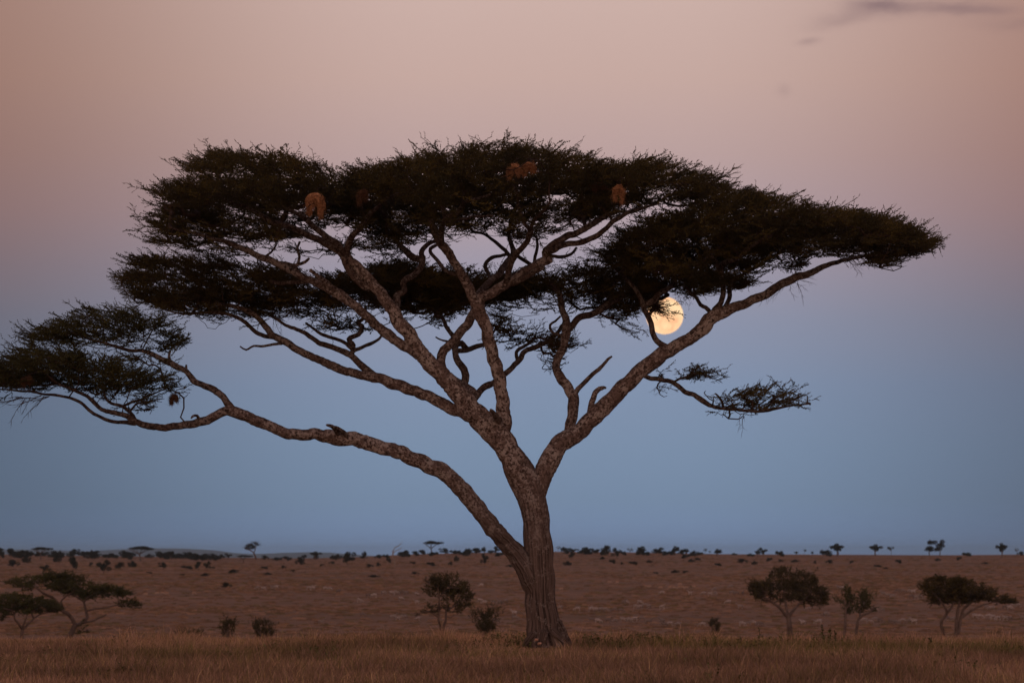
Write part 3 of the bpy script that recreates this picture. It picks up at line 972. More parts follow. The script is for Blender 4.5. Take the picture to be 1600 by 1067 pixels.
    ('G', 'E', [(1048, 550, 5.5), (1039, 541, 5.4), (1027, 532, 5), (1020, 518, 4.6), (1016, 502, 4.8), (1007, 485, 4.6), (1003, 472, 4.4), (997, 458, 3.8), (990, 447, 3.6), (977, 434, 3.2), (966, 424, 2.6), (955, 412, 2)], 1.6),
    ('G2', 'G', [(1008, 476, 5), (1020, 470, 5.4), (1030, 460, 5), (1040, 453, 4.6), (1052, 444, 4.4), (1056, 432, 4), (1053, 420, 3.8), (1040, 412, 3.4), (1031, 402, 3.2), (1030, 394, 2.8), (1045, 391, 2.2), (1060, 388, 1.6)], 2.6),
    ('H1', 'E', [(1114, 497, 3.6), (1106, 483, 3.6), (1094, 476, 3.4), (1088, 466, 3), (1078, 456, 2.8), (1070, 448, 2.4)], 1.6),
    ('H2', 'E', [(1110, 502, 5), (1117, 484, 5.2), (1127, 471, 5), (1131, 455, 4.8), (1130, 440, 4.8), (1125, 424, 4.8), (1121, 415, 4.6), (1112, 402, 3.4), (1106, 392, 2.4)], 0.0),
    ('H2b', 'H2', [(1124, 420, 4.4), (1132, 410, 4), (1146, 406, 4), (1158, 398, 3.8), (1172, 386, 3.2), (1186, 377, 2.6), (1200, 368, 2)], -2.8),
    ('H2c', 'H2b', [(1156, 398, 2.6), (1145, 388, 2.4), (1139, 378, 2.2), (1134, 364, 2), (1128, 352, 1.6)], -3.0),
    ('H3', 'E', [(1126, 490, 4.4), (1136, 476, 4.2), (1140, 462, 4), (1140, 446, 3.8), (1147, 436, 3.4), (1160, 429, 3), (1174, 422, 2.8), (1190, 414, 2.2)], 1.8),
    ('J', 'trunk', [(840, 930, 15), (830, 903, 20), (819, 883, 18.5), (807, 867, 16), (789, 846, 14.8), (766, 819, 14.5), (740, 788, 14.5), (714, 758, 14), (697, 741, 13.5), (680, 731, 13.5), (650, 718, 12.5), (620, 706, 12), (598, 700, 12), (560, 689, 11.5),
                     (530, 683, 11), (500, 680, 10), (470, 679, 9.5), (440, 673, 9), (410, 662, 9), (385, 650, 9.3), (368, 643, 9.5), (355, 641, 8)], -1.2),
    ('Jk', 'J', [(528, 682, 4), (524, 671, 4), (518, 666, 3.4), (511, 664, 2.2)], -1.6, 'stub'),
    ('Jk2', 'J', [(545, 686, 4), (538, 676, 3.6), (529, 669, 3), (522, 667, 2)], -1.5, 'stub'),
    ('J1', 'J', [(370, 643, 7), (358, 641, 8), (341, 648, 7.8), (315, 658, 7.2), (296, 663, 6.6), (276, 666, 6.2), (250, 668, 6), (232, 666, 5.8), (212, 659, 5.4), (199, 650, 4.8), (184, 646, 4.2), (163, 641, 3.6), (147, 629, 3.5), (134, 618, 3),
                 (113, 608, 2.6), (90, 600, 2)], -1.6),
    ('J1b', 'J1', [(212, 662, 3.6), (194, 660, 3.2), (168, 656, 3), (147, 646, 2.8), (131, 633, 2.8), (118, 625, 2.6), (98, 619, 2.2), (72, 616, 2), (45, 612, 1.8), (0, 608, 1.3)], -2.4),
    ('J1c', 'J1', [(212, 657, 3), (202, 644, 3), (189, 634, 3), (175, 630, 2.6), (165, 622, 2.4), (163, 612, 2)], -0.4),
    ('J1d', 'J1c', [(190, 635, 2.2), (204, 629, 2.2), (218, 625, 2), (232, 618, 1.7), (247, 612, 1.3), (262, 606, 1)], 0.0),
    ('J1k', 'J1', [(312, 657, 2.8), (308, 650, 2.4), (302, 650, 2), (299, 653, 1.5)], -1.8, 'stub'),
    ('J2', 'J', [(366, 645, 7.5), (358, 633, 6.4), (348, 620, 5.8), (331, 607, 5.6), (315, 600, 5.2), (302, 595, 5.6), (296, 586, 5), (289, 578, 4.6), (276, 573, 5), (265, 567, 5.2), (252, 561, 4.8), (241, 555, 4.4), (228, 549, 3.6),
                 (199, 547, 3), (168, 537, 2.4), (140, 530, 1.8), (110, 520, 1.2)], -0.4),
    ('J2k', 'J2', [(291, 578, 2.4), (291, 571, 1.8)], -0.5, 'stub'),
    ('J2u', 'J2', [(266, 566, 2.6), (264, 556, 2.2), (266, 549, 1.8)], -0.5, 'stub'),
]

PADS = [
    dict(poly=[(224, 303), (240, 292), (262, 286), (300, 273), (266, 262), (300, 251), (330, 239), (380, 236), (425, 238), (465, 251), (500, 259), (545, 264), (575, 275), (575, 300), (545, 345), (500, 366), (470, 372), (430, 377),
               (380, 380), (330, 384), (260, 387), (226, 383), (220, 374), (250, 362), (216, 354), (222, 344), (246, 330), (264, 314)], D=4.2, anchor=(560, 420), dc=-0.2, dens=1.05, gap=0.26),
    dict(poly=[(535, 285), (560, 264), (600, 257), (640, 244), (700, 239), (740, 230), (790, 225), (840, 230), (880, 240), (930, 245), (975, 262), (985, 290), (960, 320), (930, 340), (890, 350), (850, 352), (800, 354),
               (740, 362), (700, 366), (650, 372), (600, 378), (560, 375), (535, 350)], D=5.5, anchor=(745, 430), dens=1.05, gap=0.24),
    dict(poly=[(895, 275), (930, 262), (985, 251), (1020, 249), (1050, 251), (1090, 263), (1125, 276), (1150, 290), (1135, 305), (1095, 316), (1055, 322), (1000, 328), (950, 345), (905, 350), (885, 315)], D=4.0, dc=-1.2, anchor=(870, 400), dens=1.05),
    dict(poly=[(1000, 345), (1055, 330), (1090, 312), (1130, 300), (1160, 294), (1195, 302), (1230, 309), (1270, 319), (1305, 330), (1340, 332), (1365, 334), (1400, 343), (1432, 356), (1455, 368), (1475, 379), (1462, 392),
               (1430, 402), (1400, 410), (1380, 416), (1345, 404), (1300, 400), (1260, 402), (1215, 410), (1180, 424), (1150, 432), (1110, 435), (1060, 436), (1005, 425), (950, 402), (955, 370)], D=4.2, anchor=(1090, 450), dens=1.45, gap=0.18),
    dict(poly=[(170, 442), (176, 432), (214, 422), (184, 412), (205, 400), (240, 399), (270, 402), (330, 405), (400, 412), (450, 424), (500, 432), (540, 430), (575, 418), (600, 410), (640, 410), (690, 425), (745, 432), (748, 465), (738, 486),
               (690, 490), (640, 486), (600, 482), (550, 490), (500, 497), (450, 498), (400, 497), (350, 493), (300, 492), (255, 488), (225, 478), (200, 464), (180, 458), (202, 449)], D=3.2, dc=3.2, anchor=(560, 540), dens=1.2, gap=0.22),
    dict(poly=[(745, 432), (790, 432), (840, 426), (880, 418), (930, 414), (975, 418), (1010, 425), (1045, 440), (1045, 462), (1015, 482), (992, 498), (960, 497), (935, 484), (895, 476), (860, 474), (800, 466), (750, 480)], D=2.8, dc=3.6,
         anchor=(880, 520), dens=1.35, gap=0.22),
    dict(poly=[(925, 484), (960, 488), (985, 500), (1003, 520), (992, 527), (965, 510), (930, 498)], D=0.8, dc=3.0, anchor=(900, 480), dens=0.55, tilt=-0.35, natt=22, fill=.2),
    dict(poly=[(1000, 462), (1030, 470), (1040, 482), (1046, 496), (1035, 498), (1015, 492), (1005, 480)], D=0.6, dc=2.0, anchor=(985, 465), dens=1.6, tilt=-0.25, natt=26, fill=.4, loose=.3),
    dict(poly=[(762, 492), (785, 488), (800, 498), (850, 506), (885, 518), (903, 528), (905, 545), (885, 556), (850, 548), (815, 540), (790, 535), (772, 520)], D=1.8, dc=3.4, anchor=(800, 560), dens=0.8, gap=0.36, natt=60),
    dict(poly=[(828, 545), (865, 552), (895, 560), (880, 575), (862, 592), (850, 585), (842, 568)], D=0.7, dc=3.0, anchor=(830, 545), dens=0.6, tilt=-0.3, natt=20, fill=.2),
    dict(poly=[(925, 395), (960, 384), (1005, 400), (1060, 412), (1120, 420), (1165, 430), (1180, 445), (1150, 458), (1100, 460), (1050, 460), (1010, 452), (960, 430), (930, 412)], D=3.0, dc=1.8, anchor=(1060, 480), dens=1.2, gap=0.26),
    dict(poly=[(440, 376), (500, 372), (560, 376), (625, 378), (640, 392), (610, 402), (580, 408), (540, 400), (490, 402), (450, 395)], D=2.6, dc=1.5, anchor=(540, 430), dens=0.32, gap=0.42),
    dict(poly=[(560, 370), (640, 365), (700, 362), (745, 358), (800, 352), (850, 352), (900, 350), (935, 352), (900, 366), (840, 378), (800, 380), (740, 368), (700, 380), (650, 392), (600, 395)], D=4.5, dc=1.0, anchor=(745, 430), dens=0.38, gap=0.40),
    dict(olive=1, poly=[(-60, 575), (-30, 560), (0, 556), (28, 546), (60, 544), (110, 543), (150, 553), (190, 568), (225, 577), (262, 585), (287, 596), (290, 608), (262, 614), (225, 618), (190, 622), (150, 616), (100, 610), (50, 612), (0, 612),
               (-60, 608)], D=2.6, dc=-1.4, anchor=(160, 650), dens=1.15, gap=0.16),
    dict(olive=1, poly=[(28, 538), (45, 518), (70, 505), (95, 497), (125, 482), (165, 483), (205, 488), (225, 500), (230, 525), (222, 545), (190, 548), (150, 545), (110, 545), (60, 548)], D=2.2, dc=-0.2, anchor=(230, 570), dens=1.0, gap=0.25),
    dict(olive=1, poly=[(150, 478), (190, 480), (235, 486), (270, 498), (295, 520), (300, 535), (298, 552), (270, 560), (240, 562), (210, 560), (225, 540), (228, 512), (200, 495)], D=1.8, dc=0.2, anchor=(230, 575), dens=0.55, gap=0.38),
    dict(poly=[(165, 555), (205, 550), (240, 560), (262, 572), (240, 580), (200, 572)], D=1.2, dc=-0.5, anchor=(250, 575), dens=0.5, natt=18),
    dict(poly=[(140, 612), (190, 615), (240, 618), (262, 618), (255, 640), (225, 652), (190, 640), (160, 632)], D=1.2, dc=-1.0, anchor=(200, 660), dens=0.35, natt=34, fill=.2, gap=.4),
    dict(poly=[(265, 608), (290, 612), (305, 618), (290, 626), (260, 624)], D=0.6, dc=-1.0, anchor=(230, 620), dens=0.6, natt=9, fill=.2),
    dict(poly=[(1012, 588), (1025, 580), (1040, 582), (1050, 588), (1040, 592), (1020, 594)], D=0.5, dc=0.0, anchor=(1030, 600), dens=0.8, natt=8, fill=.2),
    dict(poly=[(1046, 592), (1062, 582), (1076, 573), (1098, 570), (1112, 580), (1130, 588), (1138, 598), (1122, 602), (1100, 598), (1075, 594), (1055, 600)], D=0.9, dc=-0.4, anchor=(1050, 605), dens=1.0, natt=26, fill=.2),
    dict(poly=[(1118, 636), (1138, 620), (1168, 608), (1205, 602), (1222, 606), (1245, 612), (1260, 608), (1268, 618), (1272, 629), (1256, 636), (1238, 634), (1215, 632), (1200, 640), (1175, 644), (1145, 644)], D=1.3, dc=-0.6, anchor=(1110, 634), tilt=0.04, loose=.04,
         dens=0.95, natt=50, fill=.25),
    dict(poly=[(1075, 600), (1095, 604), (1120, 618), (1128, 628), (1115, 630), (1095, 618)], D=0.5, dc=-0.5, anchor=(1080, 620), dens=0.7, natt=9, fill=.2),
    dict(poly=[(1022, 596), (1040, 598), (1055, 606), (1045, 618), (1030, 622), (1026, 610)], D=0.5, dc=-0.2, anchor=(1035, 592), dens=0.5, tilt=-0.6, natt=9, fill=.2),
    dict(poly=[(1116, 640), (1135, 638), (1160, 644), (1175, 652), (1150, 656), (1125, 652)], D=0.6, dc=-0.7, anchor=(1140, 638), dens=0.7, tilt=-0.4, natt=12, fill=.2),
    dict(poly=[(520, 432), (560, 426), (600, 410), (645, 409), (700, 424), (760, 430), (840, 425), (850, 470), (800, 470), (750, 484), (700, 490), (640, 487), (590, 482), (545, 470)], D=2.4, dc=4.2, anchor=(660, 540), dens=1.35, gap=0.12),
    dict(poly=[(255, 484), (330, 488), (420, 492), (520, 492), (620, 484), (700, 486), (742, 484), (735, 506), (690, 512), (640, 500), (590, 510), (560, 520), (500, 518), (450, 510), (400, 506), (340, 500), (280, 500)],
         D=2.6, dc=3.4, anchor=(560, 560), dens=0.30, gap=0.36, fill=.3),
    dict(poly=[(1090, 430), (1150, 428), (1200, 414), (1260, 402), (1300, 402), (1285, 416), (1240, 426), (1200, 440), (1160, 452), (1120, 462), (1080, 470), (1060, 452)], D=2.6, dc=1.5, anchor=(1120, 500), dens=0.42, gap=0.34, fill=.3),
    dict(poly=[(750, 474), (800, 464), (880, 472), (960, 494), (930, 500), (890, 492), (860, 500), (820, 486), (790, 494), (760, 498)], D=2.2, dc=3.4, anchor=(860, 540), dens=0.40, gap=0.34, fill=.3),
    dict(poly=[(270, 380), (340, 382), (420, 376), (470, 374), (440, 392), (400, 404), (340, 398), (290, 396)], D=2.4, dc=0.8, anchor=(480, 430), dens=0.36, gap=0.34, fill=.3),
    dict(poly=[(1300, 400), (1350, 403), (1400, 402), (1425, 408), (1415, 418), (1385, 422), (1345, 415), (1310, 410)], D=1.5, dc=0.4, anchor=(1250, 430), dens=0.45, natt=24),
]
NESTS = [(493, 322, 28, 34, -3.6, 'arch', 'bright orange straw nest shaped like an arch in the upper left crown layer'),
         (567, 310, 17, 28, -3.3, 'dim', 'dull brown straw nest hanging just right of the bright arch nest'),
         (803, 270, 21, 27, -4.6, 'drop', 'orange nest with long drooping strands under crown top, left of a touching pair'),
         (826, 267, 23, 20, -4.55, 'drop', 'rounder orange straw nest under the crown top, right one of a touching pair'),
         (967, 303, 17, 28, -4.4, 'arch', 'tall reddish straw nest on the right of the crown with split lower end'),
         (936, 293, 20, 13, -3.2, 'dim', 'small dim brown nest half lost in leaves beside the reddish one'),
         (272, 625, 13, 19, -1.6, 'drop', 'small dark brown nest dangling below the tip of the lowest left foliage'),
         (42, 597, 15, 15, -3.0, 'dim', 'faint brown nest inside the low leaf layer at the left edge')]

build_tree(dict(name='umbrella_acacia', label='huge flat-topped acacia with spreading pale boughs and layered dark crown in the foreground grass', cat='tree', Y=100.0,
                base=(850, 1011), branches=BR, pads=PADS, lobes=trunk_lobes, extra=trunk_extra, seed=3, pad_name='crown',
                nests=[n_[:5] for n_ in NESTS if n_[5] != 'dim'], holes=[(120, 542, 70, 4), (205, 546, 30, 4), (170, 521, 14, 5), (300, 545, 10, 6), (245, 345, 26, 4), (225, 425, 24, 4), (330, 290, 16, 4), (640, 330, 10, 4), (705, 292, 8, 4), (1010, 385, 18, 5), (960, 350, 14, 5), (448, 334, 24, 6), (350, 328, 16, 7), (880, 308, 26, 8), (1060, 323, 20, 8), (760, 392, 48, 22), (540, 415, 34, 14)],
                dead_twigs=[(70, 616, -2.6, 7, math.pi, -0.35, 1.1), (40, 618, -2.5, 5, math.pi, -0.5, 1.0), (1240, 437, 0.3, 5, 0.3, -0.9, 0.9), (1225, 442, 0.3, 3, 2.6, -0.9, 0.8),
                            (1035, 596, 0, 4, 2.4, -1.0, 0.6), (1155, 648, -.6, 2, 1.2, -1.3, 0.7), (1060, 447, 2, 4, 1.0, -1.2, 0.7), (1330, 406, .4, 4, 0.4, -0.7, 0.7),
                            (430, 500, 2.6, 3, 2.6, -1.2, 0.7), (600, 478, 3, 4, .5, -.7, .8), (640, 372, 1, 5, 2.9, -.5, .9), (530, 452, -1.5, 2, 1.2, -1.4, .6)]))


def make_nest(n_):
    px, py, wd, hg, dep, form, label = n_
    Y0 = 100 + dep
    mpp = Y0 / F
    c0 = unproj(px, py - hg / 2, Y0)
    W_, H_ = wd * mpp * 0.88, hg * mpp * 0.88
    r = np.random.default_rng(int(px))
    b = Buf()
    if form == 'arch':
        arch = [(-0.44, -0.86), (-0.40, -0.58), (-0.32, -0.32), (-0.14, -0.14), (0.08, -0.10), (0.30, -0.28), (0.40, -0.6), (0.36, -1.0)]
        rad = [0.10, 0.22, 0.29, 0.31, 0.31, 0.29, 0.22, 0.10]
    else:
        arch = [(-0.42, -0.85), (-0.36, -0.5), (-0.2, -0.2), (0.05, -0.12), (0.3, -0.28), (0.4, -0.6)]
        rad = [0.12, 0.27, 0.32, 0.32, 0.28, 0.14]
    ctl = np.array([(a[0] * W_ * 0.85, r.normal(0, 0.02), a[1] * H_, q * W_) for a, q in zip(arch, rad)])
    sm = catmull(ctl, 0.03)
    P = sm[:, :3] + c0
    V, q, tr, L = tube(P, np.maximum(sm[:, 3], 0.01) * 0.6, 12, 0.9, seed=int(px))
    b.add(V, q, tr, L)
    n_ = len(P)
    for _ in range(420):
        th = r.uniform(0, 6.28)
        i = int(r.integers(0, n_))
        side = -1 if i < n_ / 2 else 1
        k = int(r.integers(int(n_ * 0.12), int(n_ * 0.42)))
        j = [min(max(i + side * q_, 0), n_ - 1) for q_ in (0, k // 3, 2 * k // 3, k)]
        w0 = r.uniform(0.5, 1.15)
        pts = []
        for c_, jj in enumerate(j):
            rr = sm[jj, 3] * w0 * (1 + 0.15 * c_ * r.random())
            pts.append(P[jj] + np.array([math.cos(th) * rr, -abs(math.sin(th)) * rr * 0.9, math.sin(2 * th) * rr * 0.5]) + r.normal(0, 0.016, 3))
        tail = H_ * r.uniform(0.05, 0.30)
        pts.append(pts[-1] + np.array([side * r.uniform(-0.05, 0.12) * tail * 3, r.normal(0, 0.1) * tail, -tail if j[-1] in (0, n_ - 1) or r.random() < 0.4 else -0.3 * tail]))
        if r.random() < 0.34: pts[-1] = pts[-2] + r.normal(0, 1, 3) * 0.06
        for q_ in range(4):
            v_, q2 = seg_prism(pts[q_], pts[q_ + 1], .0045 * (1 - q_ * .15), .0045 * (1 - (q_ + 1) * .18))
            b.add(v_, q2)
    # the twig it hangs from
    A = c0 + np.array([0.05, 0.0, 0.35 * H_]); Bp = c0 + np.array([0, 0, -0.1 * H_])
    v_, q_ = seg_prism(A, Bp, .012, .010)
    b.add(v_, q_, m=1)
    v_, q_ = seg_prism(A, A + np.array([0.15, 1.2, 0.12]), .012, .016)
    b.add(v_, q_, m=1)
    o = obj('weaver_nest', b.build('weaver_nest', (SHADED_STRAW if form == 'dim' or px < 300 else STRAW, TWIG), c0, smooth=False), loc=tuple(c0))
    tag(o, label, 'bird nest', 'straw nests hanging in the big acacia')


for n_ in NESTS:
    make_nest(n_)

# ------------------------------------------------------------------ trees and bushes in the dip behind the grass
MID = dict(bark=FARBARK, templates=SPRAY_MID, twigmat=FARBARK, att=0.16, cover=70, lscale=1.0, slen=0.95, tip=0.022, cap=0.12, feed_r=9)


def mid(name, label, cat, Yd, base, branches, pads, **kw):
    s = dict(MID); s.update(name=name, label=label, cat=cat, Y=float(Yd), base=base, branches=branches, pads=pads)
    s.update(kw)
    for p_ in s['pads']:
        a_ = np.array(p_['poly'], float); c_ = a_.mean(0)
        p_['poly'] = [tuple(q) for q in (c_ + (a_ - c_) * np.array([1.10, 1.12]))]
    return build_tree(s)


GA = 'flat-topped acacias in the dip'
mid('flat_topped_acacia', 'two-tiered small acacia with forked pale trunk and separate leaf pad on its right', 'tree', 410, (110, 1003), [
    ('t', None, [(107, 1006, 5), (110, 992, 4.6), (118, 975, 4)], 0, 'trunk'),
    ('a', 't', [(118, 977, 3.2), (109, 961, 3), (95, 951, 2.8), (86, 937, 2.4), (76, 930, 2), (65, 924, 1.7), (52, 914, 1.3)], -2),
    ('b', 't', [(116, 979, 3), (126, 973, 2.6), (135, 966, 2.4), (134, 955, 2.2), (131, 941, 1.8), (122, 933, 1.5), (109, 927, 1.2)], 2),
    ('c', 'b', [(128, 973, 1.8), (142, 970, 1.6), (153, 966, 1.5), (166, 959, 1.2)], 1, 'stub'),
    ('d', 'b', [(134, 955, 1.3), (150, 951, 1.3), (165, 949, 1.1), (185, 945, 0.9)], 1),
    ('e', 'a', [(100, 953, 1.5), (96, 940, 1.3), (105, 930, 1.2), (118, 920, 1)], 0),
    ('f', 'b', [(131, 941, 1.6), (140, 930, 1.4), (155, 924, 1.1)], 1)],
    [dict(poly=[(8, 909), (25, 903), (48, 901), (70, 896), (100, 895), (122, 898), (128, 905), (115, 911), (98, 914), (80, 912), (50, 911), (25, 912)], D=4),
     dict(poly=[(72, 914), (100, 911), (130, 906), (150, 912), (185, 918), (203, 927), (185, 930), (160, 930), (135, 935), (110, 926), (75, 921)], D=4),
     dict(poly=[(22, 911), (45, 912), (56, 919), (40, 922), (25, 917)], D=2), dict(poly=[(180, 942), (200, 936), (218, 940), (219, 947), (205, 950), (186, 947)], D=2),
     dict(poly=[(118, 990), (122, 976), (138, 975), (140, 986), (130, 994)], D=1, dens=.7)], leaf=LEAF_GREEN, group=GA, seed=11)
mid('flat_topped_acacia', 'small acacia with V-shaped trunk cut by the left edge of the photo', 'tree', 395, (34, 1003), [
    ('t', None, [(33, 1006, 3.4), (34, 994, 3), (35, 983, 2.8)], 0, 'trunk'),
    ('a', 't', [(35, 984, 2), (28, 973, 1.8), (22, 965, 1.5), (20, 955, 1.2), (5, 950, .9)], -2),
    ('b', 't', [(36, 983, 2.2), (45, 973, 1.9), (52, 966, 1.6), (50, 956, 1.2), (65, 948, .9)], 1.5),
    ('c', 't', [(36, 981, 1.6), (39, 970, 1.5), (42, 960, 1.2), (45, 952, 1)], 0),
    ('d', 'b', [(52, 966, 1.2), (62, 960, 1), (76, 955, .8)], 2)],
    [dict(poly=[(-22, 935), (0, 931), (25, 929), (50, 932), (75, 937), (92, 947), (92, 954), (70, 955), (45, 955), (22, 957), (5, 967), (-20, 966)], D=4.5)],
    leaf=LEAF_GREEN, group=GA, seed=12)
mid('flat_topped_acacia', 'wind-swept acacia with three leaning stems and a crown tapering to the right, at right', 'tree', 430, (1492, 1003), [
    ('t', None, [(1492, 1006, 3.2), (1494, 985, 3), (1495, 965, 2.8), (1497, 950, 2.3), (1500, 938, 1.8)], 0, 'trunk'),
    ('a', 't', [(1480, 1004, 3.2), (1470, 974, 2.6), (1476, 963, 2.4), (1480, 955, 2.2), (1474, 945, 1.8), (1468, 935, 1.3)], -2),
    ('b', 't', [(1497, 990, 2.6), (1500, 972, 2.6), (1504, 953, 2.2), (1515, 943, 1.8), (1524, 936, 1.4)], 1),
    ('c', 'b', [(1501, 966, 2), (1512, 957, 1.7), (1528, 948, 1.4), (1545, 942, 1.2), (1562, 938, .9)], 2),
    ('d', 't', [(1480, 957, 1.8), (1488, 947, 1.6), (1490, 936, 1.2)], 1)],
    [dict(poly=[(1434, 914), (1448, 911), (1443, 908), (1462, 902), (1480, 904), (1488, 914), (1500, 924), (1495, 938), (1470, 942), (1450, 941), (1446, 930)], D=4),
     dict(poly=[(1484, 915), (1490, 904), (1505, 905), (1530, 911), (1550, 918), (1562, 927), (1585, 934), (1583, 942), (1565, 940), (1545, 936), (1520, 940), (1500, 943), (1488, 935)], D=4)],
    leaf=LEAF, group=GA, seed=13)
mid('round_crowned_tree', 'small dark twin-stemmed tree left of the big trunk with uneven round crown', 'tree', 300, (691, 1003), [
    ('t', None, [(692, 1006, 3.4), (691, 992, 3), (690, 984, 2.6)], 0, 'trunk'),
    ('a', 't', [(690, 986, 2.2), (686, 970, 1.9), (685, 955, 1.6), (686, 935, 1.3), (684, 915, 1)], -1),
    ('b', 't', [(691, 985, 2.2), (696, 970, 2), (697, 955, 1.6), (698, 935, 1.4), (697, 912, 1)], 1),
    ('c', 'a', [(686, 965, 1.2), (675, 957, 1), (660, 955, .8)], -1), ('d', 'b', [(697, 955, 1.2), (708, 948, 1), (720, 938, .9)], 1)],
    [dict(poly=[(672, 902), (680, 895), (690, 897), (697, 892), (708, 897), (716, 900), (720, 910), (732, 915), (738, 930), (733, 946), (720, 948), (705, 944), (692, 938), (676, 934), (662, 925), (664, 912)], D=2.4, round=1, dens=1.3),
     dict(poly=[(643, 960), (655, 951), (668, 947), (690, 948), (688, 960), (665, 959), (650, 964)], D=1.5), dict(poly=[(690, 948), (712, 945), (728, 948), (722, 958), (700, 961)], D=1.8),
     dict(poly=[(659, 902), (669, 905), (670, 912), (660, 910)], D=.5)], leaf=LEAF_BUSH, seed=14, templates=SPRAY_BUSH, att=.3, cover=60, lscale=.75)
mid('broad_crowned_tree', 'broad green tree with stems forking low, alone on the plain at right', 'tree', 420, (1233, 1003), [
    ('t', None, [(1235, 1006, 5), (1234, 985, 4.4), (1232, 966, 4), (1230, 958, 3.4)], 0, 'trunk'),
    ('a', 't', [(1231, 964, 2.6), (1222, 954, 2.4), (1213, 945, 2), (1204, 939, 1.6), (1194, 933, 1.2)], -2),
    ('b', 't', [(1231, 962, 2.4), (1229, 950, 2.2), (1227, 938, 1.8), (1224, 922, 1.3)], 1),
    ('c', 't', [(1233, 962, 2.6), (1240, 952, 2.2), (1249, 944, 1.8), (1258, 935, 1.4), (1268, 924, 1)], 2)],
    [dict(poly=[(1172, 912), (1180, 908), (1198, 908), (1205, 896), (1212, 887), (1230, 886), (1240, 893), (1238, 935), (1215, 937), (1195, 936), (1178, 930), (1173, 920)], D=4, round=1, gap=.35, anchor=(1215, 935)),
     dict(poly=[(1238, 896), (1255, 893), (1266, 894), (1277, 903), (1275, 912), (1290, 920), (1294, 934), (1285, 945), (1270, 946), (1255, 938), (1236, 937)], D=4, round=1, gap=.35, anchor=(1250, 938))],
    leaf=LEAF_BUSH, seed=15, cover=50)
GT = 'ragged young trees at right'
mid('young_tree', 'ragged young tree with thin straight trunk, left of a close pair', 'tree', 400, (1320, 1003), [
    ('t', None, [(1320, 1006, 2.8), (1320, 985, 2.4), (1321, 965, 2.1), (1321, 950, 1.8), (1319, 938, 1.4)], 0, 'trunk'),
    ('a', 't', [(1321, 952, 1.4), (1330, 940, 1.2), (1336, 928, 1)], 1)],
    [dict(poly=[(1302, 931), (1308, 932), (1314, 938), (1322, 926), (1313, 917), (1325, 914), (1332, 922), (1334, 935), (1340, 948), (1334, 957), (1322, 956), (1314, 948), (1306, 944)], D=2.5, round=1)],
    leaf=LEAF_GREEN, group=GT, seed=16, cover=50)
mid('young_tree', 'ragged young tree with bent forking trunk, right of a close pair', 'tree', 405, (1339, 1003), [
    ('t', None, [(1337, 1006, 2.6), (1339, 978, 2.4), (1342, 966, 2.1), (1350, 960, 1.8), (1359, 956, 1.4), (1366, 948, 1)], 0, 'trunk'),
    ('a', 't', [(1343, 966, 1.5), (1346, 952, 1.3), (1350, 940, 1)], 1)],
    [dict(poly=[(1338, 930), (1350, 922), (1364, 928), (1371, 937), (1358, 938), (1358, 952), (1346, 958), (1336, 955), (1337, 940)], D=2.5, round=1),
     dict(poly=[(1359, 947), (1368, 945), (1369, 953), (1361, 956)], D=1)], leaf=LEAF_GREEN, group=GT, seed=17, cover=50)
GB = 'round bushes in the dip'


def bush(label, Yd, poly, seed, D=1.4, **kw):
    pa = np.array(poly, float)
    cx = (pa[:, 0].min() + pa[:, 0].max()) / 2; bt = pa[:, 1].max(); tp = pa[:, 1].min()
    low = max(bt + 4, 870 + F * (CAMZ - float(ground_z((cx - 800) / F * Yd, Yd))) / Yd)
    mid('bush', label, 'bush', Yd, (cx, low), [('t', None, [(cx, low + 1, 1.6), (cx, (bt + tp) / 2, 1.1)], 0, 'trunk'),
        ('a', 't', [(cx, bt, .9), (cx - (cx - pa[:, 0].min()) * .5, (bt + tp) / 2, .7)], -.5), ('b', 't', [(cx, bt, .9), (cx + (pa[:, 0].max() - cx) * .5, (bt + tp) / 2, .7)], .5)],
        [dict(poly=poly, D=D, round=1, dens=1.1)], leaf=LEAF_BUSH, seed=seed, templates=SPRAY_BUSH, group=GB, att=.4, cover=80, lscale=.7, **kw)


bush('blurred dark bush narrow at its foot, beside the twin-stemmed tree', 330, [(731, 958), (742, 949), (755, 951), (766, 948), (778, 951), (782, 960), (776, 971), (768, 984), (765, 998), (750, 998), (745, 980), (735, 968)], 21)
bush('compact round dark bush at left, first of two beside each other', 320, [(343, 980), (346, 970), (356, 965), (366, 970), (369, 980), (362, 1000), (350, 1000)], 22)
bush('flat-topped dark bush at left, right neighbour of the compact round one', 330, [(391, 973), (400, 967), (420, 967), (433, 975), (427, 986), (420, 1000), (403, 1000), (398, 985)], 23)
bush('low sprawling bush left of the compact round one', 315, [(275, 985), (284, 981), (298, 982), (318, 984), (316, 996), (290, 998), (280, 992)], 24, dens=.7)
bush('small dark bush alone in front of the herd right of the big trunk', 480, [(1106, 972), (1111, 965), (1119, 966), (1127, 972), (1121, 992), (1112, 992)], 25)

# ------------------------------------------------------------------ prototypes for the far trees
FARLEAF = leaf_material('far_leaves', (0.018, 0.018, 0.011), (0.030, 0.029, 0.016), (0.05, 0.043, 0.024), 0.35)


